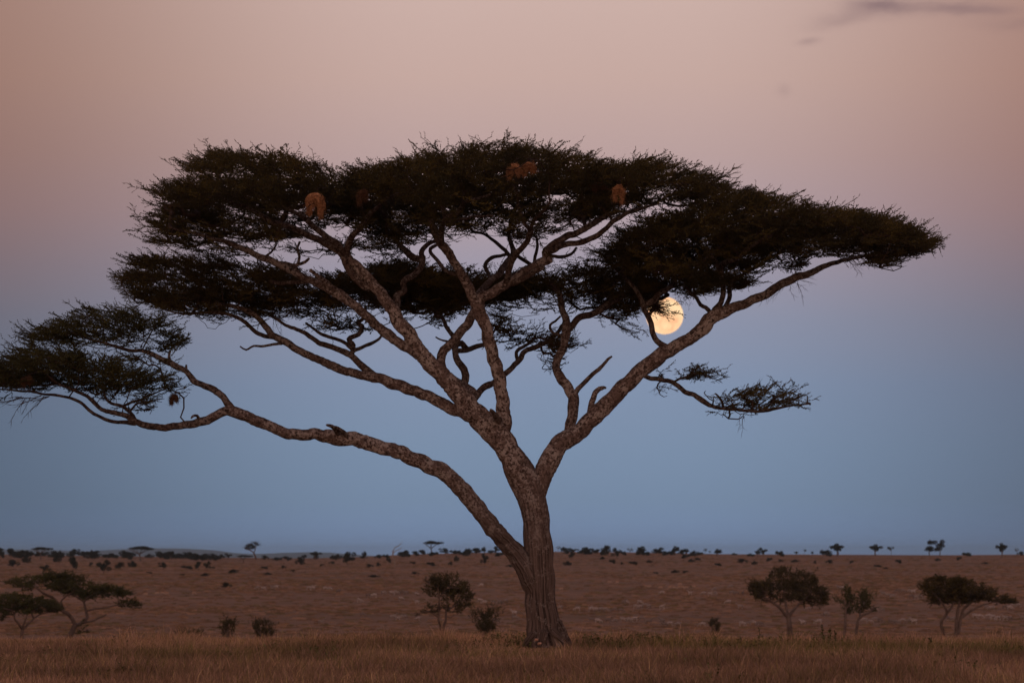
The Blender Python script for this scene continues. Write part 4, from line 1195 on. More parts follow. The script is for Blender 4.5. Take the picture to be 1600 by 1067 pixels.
def tuft_cloud(b, centres, n, size, r, flat=0.5, m=1):
    """leaf clumps: many small tilted faces around the given centres (x,y,z,rx,ry,rz)"""
    for (cx, cy, cz, rx, ry, rz) in centres:
        k = int(n * 1.5 * (rx * rz) ** 0.5)
        d = r.normal(size=(k, 3)); d /= np.linalg.norm(d, axis=1)[:, None]
        d *= r.uniform(0.35, 1.0, (k, 1)) ** 0.5
        c = d * np.array([rx, ry, rz]) + np.array([cx, cy, cz])
        a = r.normal(size=(k, 3)); a[:, 2] *= flat; a /= np.linalg.norm(a, axis=1)[:, None]
        bb = np.cross(a, r.normal(size=(k, 3))); bb /= np.linalg.norm(bb, axis=1)[:, None]
        s_ = size * r.uniform(0.6, 1.5, (k, 1))
        V = np.stack([c - a * s_, c - bb * s_ * .45, c + a * s_, c + bb * s_ * .5], 1).reshape(-1, 3)
        b.add(V, np.arange(4 * k).reshape(k, 4), m=m)


def proto(kind, seed):
    """unit height (z 0..1) and roughly unit half width (x -1..1) ; returns trunk mesh, crown mesh"""
    r = np.random.default_rng(seed)
    tb, cb = Buf(), Buf()

    def limb(pts, r0, r1, k=5):
        sm = catmull(np.array(pts, float), 0.08)
        V, q, tr, L = tube(sm, np.linspace(r0, r1, len(sm)), k)
        tb.add(V, q, tr)
    cs = []
    if kind == 'flat':
        lean = r.uniform(-0.15, 0.15)
        limb([(0, 0, -0.08), (lean * .3, 0, 0.25), (lean, 0, 0.48)], .05, .035)
        for a in np.linspace(0, 6.28, 6, endpoint=False) + r.uniform(0, 1):
            e = (lean + math.cos(a) * .62, math.sin(a) * .62, .82)
            limb([(lean, 0, .45), (lean + math.cos(a) * .28, math.sin(a) * .28, .62), e], .026, .01, 4)
        for _ in range(13):
            a = r.uniform(0, 6.28); q = r.uniform(0, .72)
            cs.append((lean + math.cos(a) * q, math.sin(a) * q, .86 + r.uniform(-.05, .05) - q * .06, .30, .30, .075))
        n, sz, fl = 420, .045, .3
    elif kind == 'round':
        limb([(0, 0, -0.08), (.04, 0, .25), (0, 0, .5)], .05, .03)
        for a in np.linspace(0, 6.28, 5, endpoint=False) + r.uniform(0, 1):
            limb([(0, 0, .3), (math.cos(a) * .25, math.sin(a) * .25, .5), (math.cos(a) * .5, math.sin(a) * .5, .68)], .024, .01, 4)
        for _ in range(14):
            a = r.uniform(0, 6.28); q = r.uniform(0, .68)
            cs.append((math.cos(a) * q, math.sin(a) * q, r.uniform(.38, .86) - q * .12, r.uniform(.2, .36), .3, r.uniform(.1, .17)))
        n, sz, fl = 330, .055, .8
    elif kind == 'bush':
        for a in np.linspace(0, 6.28, 5, endpoint=False) + r.uniform(0, 1):
            limb([(0, 0, -0.08), (math.cos(a) * .2, math.sin(a) * .2, .3), (math.cos(a) * .45, math.sin(a) * .45, .6)], .03, .01, 4)
        for _ in range(13):
            a = r.uniform(0, 6.28); q = r.uniform(0, .72)
            cs.append((math.cos(a) * q, math.sin(a) * q, r.uniform(.15, .8) * (1 - q * .35), r.uniform(.2, .34), .3, r.uniform(.15, .26)))
        n, sz, fl = 300, .06, .9
    elif kind == 'twin':
        for s_ in (-1, 1):
            limb([(s_ * .45, 0, -0.08), (s_ * .5, 0, .3), (s_ * .42, 0, .55)], .05, .03)
            for _ in range(8):
                a = r.uniform(0, 6.28); q = r.uniform(0, .35)
                cs.append((s_ * .42 + math.cos(a) * q, math.sin(a) * q, r.uniform(.35, .88), .26, .26, .12))
        cs += [(0, 0, .86, .35, .25, .1), (-.15, 0, .8, .3, .25, .1)]
        n, sz, fl = 330, .055, .8
    elif kind == 'sparse':
        limb([(0, 0, -0.08), (.05, 0, .3), (-.03, 0, .6), (0, 0, .85)], .05, .02)
        for _ in range(9):
            a = r.uniform(0, 6.28); z0 = r.uniform(.4, .75); q = r.uniform(.35, .75)
            e = (math.cos(a) * q, math.sin(a) * q, z0 + .2)
            limb([(0, 0, z0), (e[0] * .5, e[1] * .5, z0 + .08), e], .022, .008, 4)
            cs.append((e[0], e[1], e[2], .22, .22, .07))
        n, sz, fl = 260, .05, .5
    elif kind == 'topknot':
        limb([(0, 0, -0.08), (.1, 0, .3), (-.05, 0, .5)], .12, .07)
        for _ in range(10):
            a = r.uniform(0, 6.28); q = r.uniform(0, .7)
            cs.append((math.cos(a) * q, math.sin(a) * q, r.uniform(.5, .78), .34, .34, .12))
        cs += [(0, 0, .9, .28, .28, .1)]
        n, sz, fl = 300, .07, .6
    tuft_cloud(cb, cs, n, sz, r, fl, 0)
    return (tb.build('trunk', (FARBARK,), limb=False), cb.build('crown', (FARLEAF,), smooth=False, limb=False))


PROTO = {k: [proto(k, 50 + 7 * i + j) for j in range(3)] for i, k in enumerate(('flat', 'round', 'bush', 'twin', 'sparse', 'topknot'))}


def row_dist(row, col):
    """distance at which the far slope shows at this photo row"""
    dd = np.linspace(780, 3150, 800)
    xx = (col - 800) / F * dd
    rw = 870 + F * (CAMZ - ground_z(xx, dd)) / dd
    run = np.minimum.accumulate(rw)
    ok = np.where(run <= row)[0]
    return float(dd[ok[0]]) if len(ok) else 3050.0


ORD = ['first', 'second', 'third', 'fourth', 'fifth', 'sixth', 'seventh', 'eighth', 'ninth', 'tenth', 'eleventh', 'twelfth', 'thirteenth', 'fourteenth', 'fifteenth', 'sixteenth', 'seventeenth', 'eighteenth',
       'nineteenth', 'twentieth', 'twenty-first', 'twenty-second', 'twenty-third', 'twenty-fourth', 'twenty-fifth', 'twenty-sixth', 'twenty-seventh', 'twenty-eighth', 'twenty-ninth', 'thirtieth']

# skyline and plain vegetation: kind, x0, x1, top row, bottom row, own label (or None)
SKYLINE = [
    ('bush', 0, 6, 860, 866, None), ('round', 9, 26, 855, 872, None), ('round', 24, 46, 858, 876, None), ('flat', 45, 84, 853, 874, 'flat-topped skyline acacia above the two-tiered acacia at left'),
    ('round', 107, 126, 856, 871, None), ('topknot', 130, 144, 861, 872, None), ('sparse', 184, 196, 861, 872, None), ('flat', 196, 245, 852, 877, 'wide thin-crowned skyline acacia with many slanting limbs, at left'),
    ('round', 243, 258, 860, 873, None), ('round', 256, 280, 860, 874, None), ('bush', 284, 298, 862, 872, None), ('bush', 296, 313, 863, 872, None), ('bush', 316, 328, 867, 873, None),
    ('round', 341, 352, 865, 873, None), ('round', 350, 364, 863, 873, None), ('flat', 366, 396, 866, 885, 'low spreading acacia standing before the tall leaning skyline tree'),
    ('bush', 407, 421, 866, 874, None), ('topknot', 471, 482, 866, 875, None), ('topknot', 484, 503, 861, 874, None), ('bush', 514, 526, 866, 873, None), ('bush', 521, 536, 864, 873, None),
    ('topknot', 565, 575, 861, 876, None), ('bush', 584, 600, 865, 872, None), ('bush', 598, 612, 864, 872, None), ('round', 622, 640, 858, 873, None), ('round', 641, 657, 860, 870, None),
    ('flat', 656, 693, 843, 868, 'slim umbrella-shaped acacia tallest on the skyline left of the big trunk'), ('round', 686, 705, 855, 867, None), ('round', 711, 724, 859, 868, None), ('round', 722, 736, 857, 868, None),
    ('round', 736, 752, 857, 866, None), ('topknot', 751, 762, 854, 866, None), ('bush', 769, 788, 861, 869, None), ('bush', 790, 806, 861, 867, None),
    ('sparse', 868, 875, 853, 862, None), ('topknot', 875, 886, 854, 864, None), ('round', 884, 905, 855, 864, None), ('topknot', 904, 920, 855, 866, None), ('sparse', 919, 928, 856, 865, None), ('round', 927, 940, 857, 865, None),
    ('round', 943, 956, 857, 866, None), ('sparse', 978, 989, 856, 865, None), ('topknot', 994, 1013, 853, 866, None), ('round', 1020, 1038, 854, 866, None), ('bush', 1045, 1058, 858, 865, None),
    ('topknot', 1060, 1082, 857, 866, None), ('bush', 1076, 1092, 859, 866, None), ('sparse', 1097, 1105, 857, 867, None), ('sparse', 1106, 1112, 860, 866, None), ('topknot', 1113, 1128, 857, 869, None), ('bush', 1141, 1152, 863, 867, None),
    ('topknot', 1178, 1189, 859, 870, None), ('round', 1184, 1199, 854, 869, None), ('bush', 1211, 1228, 858, 869, None), ('topknot', 1240, 1247, 861, 867, None), ('sparse', 1253, 1260, 858, 867, None), ('topknot', 1266, 1272, 861, 867, None),
    ('bush', 1280, 1302, 856, 869, 'dense dark bush left of and touching a taller tree on the right skyline'), ('topknot', 1294, 1320, 849, 869, 'taller tree rising beside a dense bush on the right skyline'),
    ('topknot', 1357, 1378, 850, 868, 'stocky dark skyline tree shaped like a crumpled cone'), ('sparse', 1384, 1399, 853, 867, 'thin wispy little skyline tree right of the crumpled-cone tree'),
    ('twin', 1445, 1474, 843, 868, 'arched skyline tree on two stems with sky between them'), ('bush', 1502, 1519, 861, 869, 'low rounded bush on the bare right skyline'),
    ('topknot', 1555, 1573, 848, 871, 'upright skyline tree with pointed top near the right edge'), ('sparse', 1585, 1592, 856, 867, None), ('bush', 1588, 1601, 860, 868, None)]
PLAIN = [
    ('round', 151, 174, 872, 897, 'round dark tree on thin trunk standing on the plain above the two-tiered acacia'), ('round', 105, 124, 868, 893, 'dark oval tree above the left acacia crown'),
    ('round', 62, 80, 881, 894, None), ('round', 180, 198, 877, 890, None), ('round', 248, 264, 877, 890, 'small dark tree with rounded crown on thin leg, right of the wide skyline acacia'), ('bush', 9, 32, 872, 885, None), ('bush', 34, 50, 866, 879, None),
    ('bush', 82, 98, 866, 878, None), ('bush', 138, 146, 876, 884, None), ('bush', 200, 216, 874, 886, None), ('round', 304, 317, 876, 891, 'left tree of a close dark pair on the left plain'), ('round', 318, 330, 875, 891, 'right tree of a close dark pair on the left plain'),
    ('bush', 284, 306, 882, 889, None), ('bush', 330, 338, 884, 888, None), ('bush', 229, 243, 892, 896, None), ('bush', 282, 292, 896, 899, None), ('bush', 312, 330, 894, 900, None), ('bush', 355, 375, 888, 895, None),
    ('bush', 344, 363, 908, 918, 'leaning green bush in the middle of the left plain'), ('bush', 408, 424, 883, 889, None), ('bush', 411, 427, 893, 898, None), ('bush', 438, 448, 882, 888, None), ('bush', 453, 464, 889, 893, None), ('bush', 462, 480, 870, 882, None),
    ('bush', 498, 507, 880, 884, None), ('bush', 514, 526, 876, 881, None), ('round', 531, 556, 860, 884, 'large round bushy tree on the plain below the skyline, centre left'), ('bush', 570, 584, 880, 886, None), ('bush', 576, 594, 897, 902, None),
    ('bush', 587, 595, 877, 885, None), ('bush', 604, 614, 869, 879, None), ('bush', 640, 654, 876, 881, None), ('bush', 667, 683, 876, 884, None), ('bush', 700, 709, 876, 883, None), ('bush', 708, 718, 866, 877, None), ('round', 751, 764, 862, 885, 'tall narrow dark bush just left of the big trunk on the plain'),
    ('bush', 640, 656, 892, 897, None), ('bush', 573, 592, 898, 901, None), ('bush', 790, 804, 881, 886, None), ('round', 887, 901, 862, 873, None), ('bush', 879, 895, 875, 883, None), ('round', 956, 972, 854, 873, 'dark upright tree on the skyline right of the big trunk'),
    ('bush', 951, 966, 872, 880, None), ('bush', 968, 975, 877, 882, None), ('bush', 982, 998, 875, 882, None), ('bush', 1008, 1020, 874, 879, None), ('bush', 936, 946, 868, 874, None), ('bush', 1060, 1078, 864, 872, None), ('bush', 1073, 1086, 872, 878, None), ('bush', 1084, 1095, 870, 875, None),
    ('bush', 1046, 1062, 889, 895, None), ('bush', 1062, 1075, 890, 895, None), ('bush', 1020, 1030, 893, 896, None), ('bush', 1116, 1129, 878, 884, None), ('bush', 1148, 1168, 871, 879, None), ('bush', 1172, 1184, 875, 882, None), ('bush', 1194, 1206, 869, 877, None),
    ('bush', 1213, 1224, 873, 878, None), ('bush', 1233, 1250, 873, 878, None), ('bush', 1270, 1276, 874, 881, None), ('bush', 1289, 1303, 873, 880, None), ('bush', 1325, 1333, 874, 880, None), ('bush', 1364, 1378, 881, 886, None), ('bush', 1378, 1388, 885, 889, None),
    ('bush', 1398, 1412, 872, 880, None), ('bush', 1458, 1470, 871, 876, None), ('bush', 1490, 1502, 868, 875, None), ('bush', 1532, 1546, 877, 881, None)]
_sr = random.Random(21)
for (a_, b_, n_, k_) in ((0, 190, 20, 1.7), (190, 360, 16, 1.6), (420, 610, 9, 1.0), (620, 800, 10, 1.2), (870, 1060, 14, 1.2), (1060, 1180, 4, 1.0)):
    for _ in range(n_):
        x_ = _sr.uniform(a_, b_); w_ = _sr.uniform(8, 18) * k_
        rt = float(np.interp(x_, RIDGE[:, 0], RIDGE[:, 1]))
        SKYLINE.append(('bush', x_ - w_ / 2, x_ + w_ / 2, rt - _sr.uniform(2, 5.5) * k_, rt + _sr.uniform(1, 5), None))
for (a_, b_, n_) in ((0, 160, 7), (190, 360, 5), (620, 800, 4), (880, 1060, 4)):
    for _ in range(n_):
        x_ = _sr.uniform(a_, b_); w_ = _sr.uniform(9, 22)
        rt = float(np.interp(x_, RIDGE[:, 0], RIDGE[:, 1]))
        SKYLINE.append((_sr.choice(('round', 'topknot', 'round')), x_ - w_ / 2, x_ + w_ / 2, rt - _sr.uniform(5, 12), rt + _sr.uniform(1, 4), None))
SECT = [(-50, 170, 'at far left'), (170, 385, 'left of leaning acacia'), (385, 615, 'between leaning acacia and dead tree'), (615, 830, 'between dead tree and big trunk'),
        (830, 1010, 'just right of big trunk'), (1010, 1175, 'below the low right bough'), (1175, 1400, 'above broad green tree'), (1400, 1700, 'at far right')]
NICE = {'flat': ('skyline_acacia', 'flat-topped acacia', 'tree'), 'round': ('round_tree', 'round-crowned tree', 'tree'), 'bush': ('shrub', 'low dark shrub', 'shrub'), 'twin': ('twin_stemmed_tree', 'tree', 'tree'),
        'sparse': ('sparse_tree', 'thin sparse tree', 'tree'), 'topknot': ('small_tree', 'small shaggy tree', 'tree')}
pr = random.Random(4)


def put_copy(kind, x0, x1, top_, bot, label, group, on_sky):
    cx = (x0 + x1) / 2
    d = row_dist(max(bot, 861) + (0 if not on_sky else 0), cx)
    if on_sky: d = min(max(d, 2300), 3020)
    X_ = (cx - 800) / F * d
    gz = float(ground_z(X_, d))
    zt = CAMZ + (870 - top_) / F * d
    H_ = max(zt - gz, 0.9)
    W_ = max((x1 - x0) / F * d / 2 * 1.2, 0.8)
    tm, cm = PROTO[kind][pr.randrange(3)]
    name, nice, cat = NICE[kind]
    root = empty(name, (X_, d, gz))
    root.scale = (W_ * pr.choice((-1, 1)), W_, H_)
    root.rotation_euler = (0, 0, pr.uniform(-.5, .5) if kind != 'twin' else 0)
    tag(root, label, cat, group)
    obj('trunk', tm, root); obj('crown', cm, root)


for items, where, group, on_sky in ((SKYLINE, 'on skyline', 'far trees on the skyline', True), (PLAIN, 'on open plain', 'shrubs and small trees on the far plain', False)):
    for a, b_, sect in SECT:
        for kind in NICE:
            sel = sorted([i for i in items if i[0] == kind and a <= (i[1] + i[2]) / 2 < b_ and i[5] is None], key=lambda i: i[1])
            for k, i in enumerate(sel):
                lab = ('%s %s from left %s, %s' % (ORD[k], NICE[kind][1], where, sect)) if len(sel) > 1 else ('only %s %s, %s' % (NICE[kind][1], where, sect))
                put_copy(*i[:5], lab, group, on_sky)
    for i in items:
        if i[5] is not None:
            put_copy(*i[:5], i[5], group, on_sky)

# the leaning skyline acacia and the pale dead tree are traced
FARM = dict(bark=FARBARK, templates=SPRAY_MID, twigmat=FARBARK, leaf=FARLEAF, att=0.02, cover=5, lscale=2.2, slen=0.95, tip=0.06, cap=0.25, feed_r=9)


def far_traced(name, label, col, bot, branches, pads, **kw):
    d = row_dist(bot, col)
    s = dict(FARM); s.update(name=name, label=label, cat='tree', Y=d, base=(col, bot), branches=branches, pads=pads)
    s.update(kw)
    build_tree(s)


far_traced('leaning_acacia', 'tall leaning acacia with curved bare trunk and flat crown, alone on the left skyline', 399, 874, [
    ('t', None, [(401, 875, 1.5), (399, 869, 1.3), (396, 863, 1.1), (392, 860, 1.0)], 0, 'trunk'), ('a', 't', [(393, 860, .8), (387, 858, .6), (382, 856, .5)], 0), ('b', 't', [(397, 864, .8), (399, 857, .7), (401, 852, .5)], 0)],
    [dict(poly=[(379, 855), (383, 851), (390, 849), (394, 845), (400, 846), (408, 850), (407, 853), (400, 852), (399, 856), (392, 858), (384, 859)], D=6)], seed=31)
far_traced('dead_tree', 'pale leafless dead tree with twisted limbs against the left skyline', 616, 884, [
    ('t', None, [(617, 885, 1.2), (616, 876, 1.1), (614, 868, 1.0), (614, 860, .8)], 0, 'trunk'), ('a', 't', [(614, 861, .7), (617, 855, .6), (622, 853, .5), (626, 849, .4), (628, 846, .3)], 0, 'branch'),
    ('b', 't', [(614, 864, .6), (619, 860, .5), (624, 858, .5), (628, 855, .3)], 1, 'branch'), ('c', 't', [(616, 874, .6), (622, 870, .5), (628, 868, .3)], 1, 'branch')],
    [], bark=DEADWOOD, seed=32)

# ------------------------------------------------------------------ grazing herds
m, h, p, out = material('zebra_hide')
tcn = h.n('ShaderNodeTexCoord')
wv = h.n('ShaderNodeTexWave')
h.l(tcn.outputs['Object'], wv.inputs['Vector'])
wv.inputs['Scale'].default_value = 2.2
wv.inputs['Distortion'].default_value = 1.5
zr = h.n('ShaderNodeObjectInfo').outputs['Random']
pale = h.mix(zr, (0.22, 0.165, 0.14, 1), (0.66, 0.56, 0.52, 1))
h.l(h.mix(h.mapr(wv.outputs['Fac'], 0.48, 0.60, 0, 1), pale, (0.07, 0.05, 0.042, 1)), p.inputs['Base Color'])
ZEBRA = m
m, h, p, out = material('gazelle_hide')
sp = h.n('ShaderNodeSeparateXYZ')
h.l(h.n('ShaderNodeTexCoord').outputs['Object'], sp.inputs[0])
h.l(h.ramp(h.mapr(sp.outputs[2], 0.35, 0.85, 0, 1), [(0.2, (0.42, 0.30, 0.235)), (0.5, (0.38, 0.27, 0.21)), (0.56, (0.36, 0.20, 0.12))]), p.inputs['Base Color'])
GAZ = m


def animal_mesh(name, mat, grazing, legs_scale=1.0, zebra=True):
    """one continuous skinned body, head towards +x, about real size"""
    me = bpy.data.meshes.new(name)
    hH = 1.25 if zebra else 0.80          # shoulder height
    L = 1.25 if zebra else 0.72           # trunk length
    k = 1.0 if zebra else 0.60
    V, E, R = [], [], []

    def v(x, y, z, r):
        V.append((x, y, z)); R.append(r); return len(V) - 1
    hip = v(-L * .42, 0, hH * .76, .29 * k)
    belly = v(0, 0, hH * .70, .34 * k)
    sh = v(L * .40, 0, hH * .74, .30 * k)
    rump = v(-L * .56, 0, hH * .80, .16 * k)
    tail = v(-L * .64, 0, hH * .62, .03 * k); tail2 = v(-L * .66, 0, hH * .38, .04 * k)
    E += [(hip, belly), (belly, sh), (hip, rump), (rump, tail), (tail, tail2)]
    if grazing:
        n1 = v(L * .66, 0, hH * .66, .14 * k); n2 = v(L * .86, 0, hH * .34, .10 * k); hd = v(L * .90, 0, hH * .16, .10 * k); mz = v(L * .98, 0, hH * .03, .055 * k)
    else:
        n1 = v(L * .60, 0, hH * .98, .15 * k); n2 = v(L * .78, 0, hH * 1.22, .10 * k); hd = v(L * .92, 0, hH * 1.24, .10 * k); mz = v(L * 1.16, 0, hH * 1.10, .06 * k)
    E += [(sh, n1), (n1, n2), (n2, hd), (hd, mz)]
    for s_ in (-1, 1):
        ear = v(V[n2][0], s_ * .08 * k, V[n2][2] + .12 * k, .025 * k); E.append((n2, ear))
        y = s_ * .16 * k
        a = v(L * .40, y, hH * .50, .11 * k); b = v(L * .42, y, hH * .28, .07 * k); c_ = v(L * .41, y, .06, .04 * k); d_ = v(L * .45, y, 0.0, .05 * k)
        E += [(sh, a), (a, b), (b, c_), (c_, d_)]
        a = v(-L * .42, y, hH * .50, .14 * k); b = v(-L * .50, y, hH * .31, .075 * k); c_ = v(-L * .45, y, .06, .04 * k); d_ = v(-L * .41, y, 0.0, .05 * k)
        E += [(hip, a), (a, b), (b, c_), (c_, d_)]
    me.from_pydata(V, E, [])
    o = bpy.data.objects.new(name, me)
    COL.objects.link(o)
    md = o.modifiers.new('skin', 'SKIN')
    for i, r in enumerate(R):
        me.skin_vertices[0].data[i].radius = (r, r) if i not in (hip, belly, sh) else (r * .85, r)
    me.skin_vertices[0].data[belly].use_root = True
    md.use_smooth_shade = True
    ss = o.modifiers.new('sub', 'SUBSURF'); ss.levels = 1; ss.render_levels = 1
    dg = bpy.context.evaluated_depsgraph_get()
    m2 = bpy.data.meshes.new_from_object(o.evaluated_get(dg))
    m2.name = name
    m2.materials.clear(); m2.materials.append(mat)
    bpy.data.objects.remove(o)
    return m2


bz = bpy.data.meshes.new('tmp')
ZB = [animal_mesh('zebra', ZEBRA, True), animal_mesh('zebra', ZEBRA, False)]
GZm = [animal_mesh('gazelle', GAZ, True, zebra=False), animal_mesh('gazelle', GAZ, False, zebra=False)]
HERDS = [
    ('gazelle', 'on the left plain', [(229, 927), (247, 926), (255, 926), (262, 926), (304, 926)]),
    ('zebra', 'below the leaning skyline acacia', [(403, 918), (413, 920), (427, 918), (432, 917), (483, 919), (489, 919), (509, 919), (516, 919), (529, 924)]),
    ('zebra', 'left of and behind twin-stemmed tree', [(576, 930), (585, 930), (600, 926), (612, 926), (619, 925), (628, 925), (635, 926), (627, 935), (562, 938), (568, 960), (614, 965), (622, 966), (632, 965), (651, 927), (652, 941), (653, 967)]),
    ('zebra', 'alone in the bare grass at centre left', [(502, 972)]),
    ('zebra', 'between the twin-stemmed tree and the big trunk', [(752, 914), (750, 937), (757, 941), (771, 941), (781, 941), (790, 939), (804, 958), (805, 966), (774, 971)]),
    ('zebra', 'in upper cluster right of big trunk', [(875, 949), (902, 951), (924, 952), (931, 953), (940, 953), (947, 953), (960, 953), (970, 954), (974, 941), (979, 940), (993, 947), (1000, 948), (1008, 946), (1014, 948), (1034, 949), (999, 940)]),
    ('zebra', 'in lower row right of big trunk', [(924, 969), (934, 970), (950, 970), (960, 971), (973, 968), (982, 969), (991, 968), (1003, 967), (1013, 973), (1034, 971), (1038, 977), (1046, 975), (1059, 976), (1097, 976)]),
    ('gazelle', 'in high pale row right of big trunk', [(877, 919), (952, 908), (964, 909), (1009, 915), (1015, 915), (1032, 917), (1046, 917), (1053, 917), (1060, 917), (1066, 917), (1072, 917), (1062, 911), (1084, 916)]),
    ('zebra', 'scattered left of broad green tree', [(1034, 926), (1078, 927), (1099, 927), (1109, 928), (1117, 927), (1115, 921), (1143, 926), (1150, 927), (1160, 926), (1141, 916), (1137, 940), (1156, 948)]),
    ('zebra', 'at the foot of the broad green tree', [(1159, 975), (1168, 975), (1176, 974), (1186, 976), (1254, 973), (1278, 972), (1262, 952), (1290, 960)]),
    ('zebra', 'between ragged pair and wind-swept acacia', [(1349, 969), (1358, 971), (1366, 968), (1374, 970), (1391, 971), (1399, 972), (1409, 970), (1419, 971), (1427, 971), (1368, 953), (1377, 954), (1379, 928), (1387, 930), (1394, 931), (1401, 923), (1410, 923), (1419, 923), (1426, 924),
                                                                        (1423, 932), (1431, 933), (1438, 932), (1310, 918), (1316, 919)]),
    ('zebra', 'under and right of wind-swept acacia', [(1479, 967), (1488, 968), (1522, 962), (1530, 963), (1543, 963), (1550, 965), (1558, 966), (1569, 966), (1577, 966), (1541, 949), (1548, 950), (1569, 949), (1576, 950), (1582, 946), (1590, 945), (1597, 966)])]
hr = random.Random(9)
for kind, where, pts in HERDS:
    pts = sorted(pts)
    for k, (px, py) in enumerate(pts):
        d = row_dist(py + 3.0, px)
        d = max(d, 800)
        X_ = (px - 800) / F * d
        gz_ = hr.random() < 0.62
        me = (ZB if kind == 'zebra' else GZm)[0 if gz_ else 1]
        o = obj(kind, me, loc=(X_, d, float(ground_z(X_, d)) - 0.01))
        o.rotation_euler = (0, 0, hr.choice((0, math.pi)) + hr.gauss(0, 0.45))
        s_ = hr.uniform(0.88, 1.04) * (0.95 if kind == 'zebra' else 1.15)
        o.scale = (s_, s_, s_)
        col_ = 'striped grey zebra' if kind == 'zebra' else 'pale tan gazelle'
        lab = ('%s %s' % (col_, where)) if len(pts) == 1 else '%s %s from left %s' % (ORD[k], col_, where)
        tag(o, lab, kind, 'zebras grazing on the plain' if kind == 'zebra' else 'gazelles grazing on the plain')
bpy.data.meshes.remove(bz)

# ------------------------------------------------------------------ grass
def blades(n, ylo, yhi, hlo, hhi, wlo, whi, r, widen=9.0):
    y = np.sqrt(r.uniform(ylo ** 2, yhi ** 2, n))
    x = r.uniform(-1, 1, n) * (0.1245 * y + widen)
    z = ground_z(x, y)
    clump = vnoise(x / 1.3, y / 1.3) * 0.6 + vnoise(x / 0.35, y / 0.6) * 0.4
    patch = vnoise(x / 3.5 + 20, y / 5.0 + 70)
    H_ = (hlo + (hhi - hlo) * r.random(n) ** 1.5) * (0.30 + 1.25 * clump * (0.6 + 0.8 * patch)) * (1 + 0.9 * smooth01((vnoise(x / 0.6 + 80, y / 2 + 40) - 0.72) / 0.2))
    # grass thins at the trunk's foot
    foot = np.exp(-((x - 0.75) / 1.1) ** 2) * smooth01((y - 88) / 6) * (y < 101)
    H_ = H_ * (1 - 0.72 * foot)
    W_ = r.uniform(wlo, whi, n)
    ang = r.uniform(0, 6.28, n)
    lean = r.normal(0, 0.42, (n, 2)) * H_[:, None]
    lean[:, 0] += 0.05 * H_
    dx, dy = np.cos(ang) * W_ / 2, np.sin(ang) * W_ / 2
    b0 = np.stack([x - dx, y - dy, z - 0.01], -1); b1 = np.stack([x + dx, y + dy, z - 0.01], -1)
    m0 = np.stack([x - dx * .7 + lean[:, 0] * .35, y - dy * .7 + lean[:, 1] * .35, z + H_ * .6], -1)
    m1 = np.stack([x + dx * .7 + lean[:, 0] * .35, y + dy * .7 + lean[:, 1] * .35, z + H_ * .6], -1)
    t0 = np.stack([x + lean[:, 0], y + lean[:, 1], z + H_], -1)
    V = np.stack([b0, b1, m1, m0, t0], 1).reshape(-1, 3)
    i5 = np.arange(n)[:, None] * 5
    Q = i5 + np.array([0, 1, 2, 3]); T = i5 + np.array([3, 2, 4])
    pal = np.array([(0.36, 0.220, 0.145), (0.24, 0.145, 0.095), (0.44, 0.27, 0.19), (0.34, 0.22, 0.11), (0.56, 0.38, 0.19)])
    gpal = np.array([(0.20, 0.165, 0.06), (0.14, 0.125, 0.045), (0.27, 0.20, 0.075)])
    c = pal[r.choice(5, n, p=[.32, .27, .25, .11, .05])]
    px = 800 + F * x / y
    band = np.exp(-((y - 90.5 - 6.0 * smooth01((px - 780) / 200)) / 4.6) ** 2) * (0.35 + 0.45 * smooth01((px - 850) / 250)) + 0.16
    gm = r.random(n) < np.clip(band * 1.25 * smooth01((patch - 0.28) / 0.35), 0, .8)
    c = np.where(gm[:, None], gpal[r.choice(3, n)], c)
    c = c * (0.52 + 0.62 * vnoise(x / 2.2 + 5, y / 4.0 + 5) + 0.38 * smooth01((y - 99) / 6))[:, None] * r.uniform(0.6, 1.35, (n, 1))
    return V, T, Q, np.repeat(c, 5, 0)


r = np.random.default_rng(77)
parts = [blades(500000, 62, 112, 0.06, 0.24, 0.007, 0.016, r), blades(58000, 106, 138, 0.05, 0.17, 0.010, 0.020, r),
         blades(30000, 64, 110, 0.16, 0.40, 0.005, 0.010, r)]
Vs, Ts, Qs, Cs, off = [], [], [], [], 0
for V, T, Q, C_ in parts:
    Vs.append(V); Ts.append(T + off); Qs.append(Q + off); Cs.append(C_); off += len(V)
tag(obj('dry_grass', mesh_from('dry_grass', np.vstack(Vs), np.vstack(Ts), np.vstack(Qs), False, (TINT,), col=np.vstack(Cs))),
    'reddish dry grass with green tinges covering the foreground', 'grass', kind='stuff')

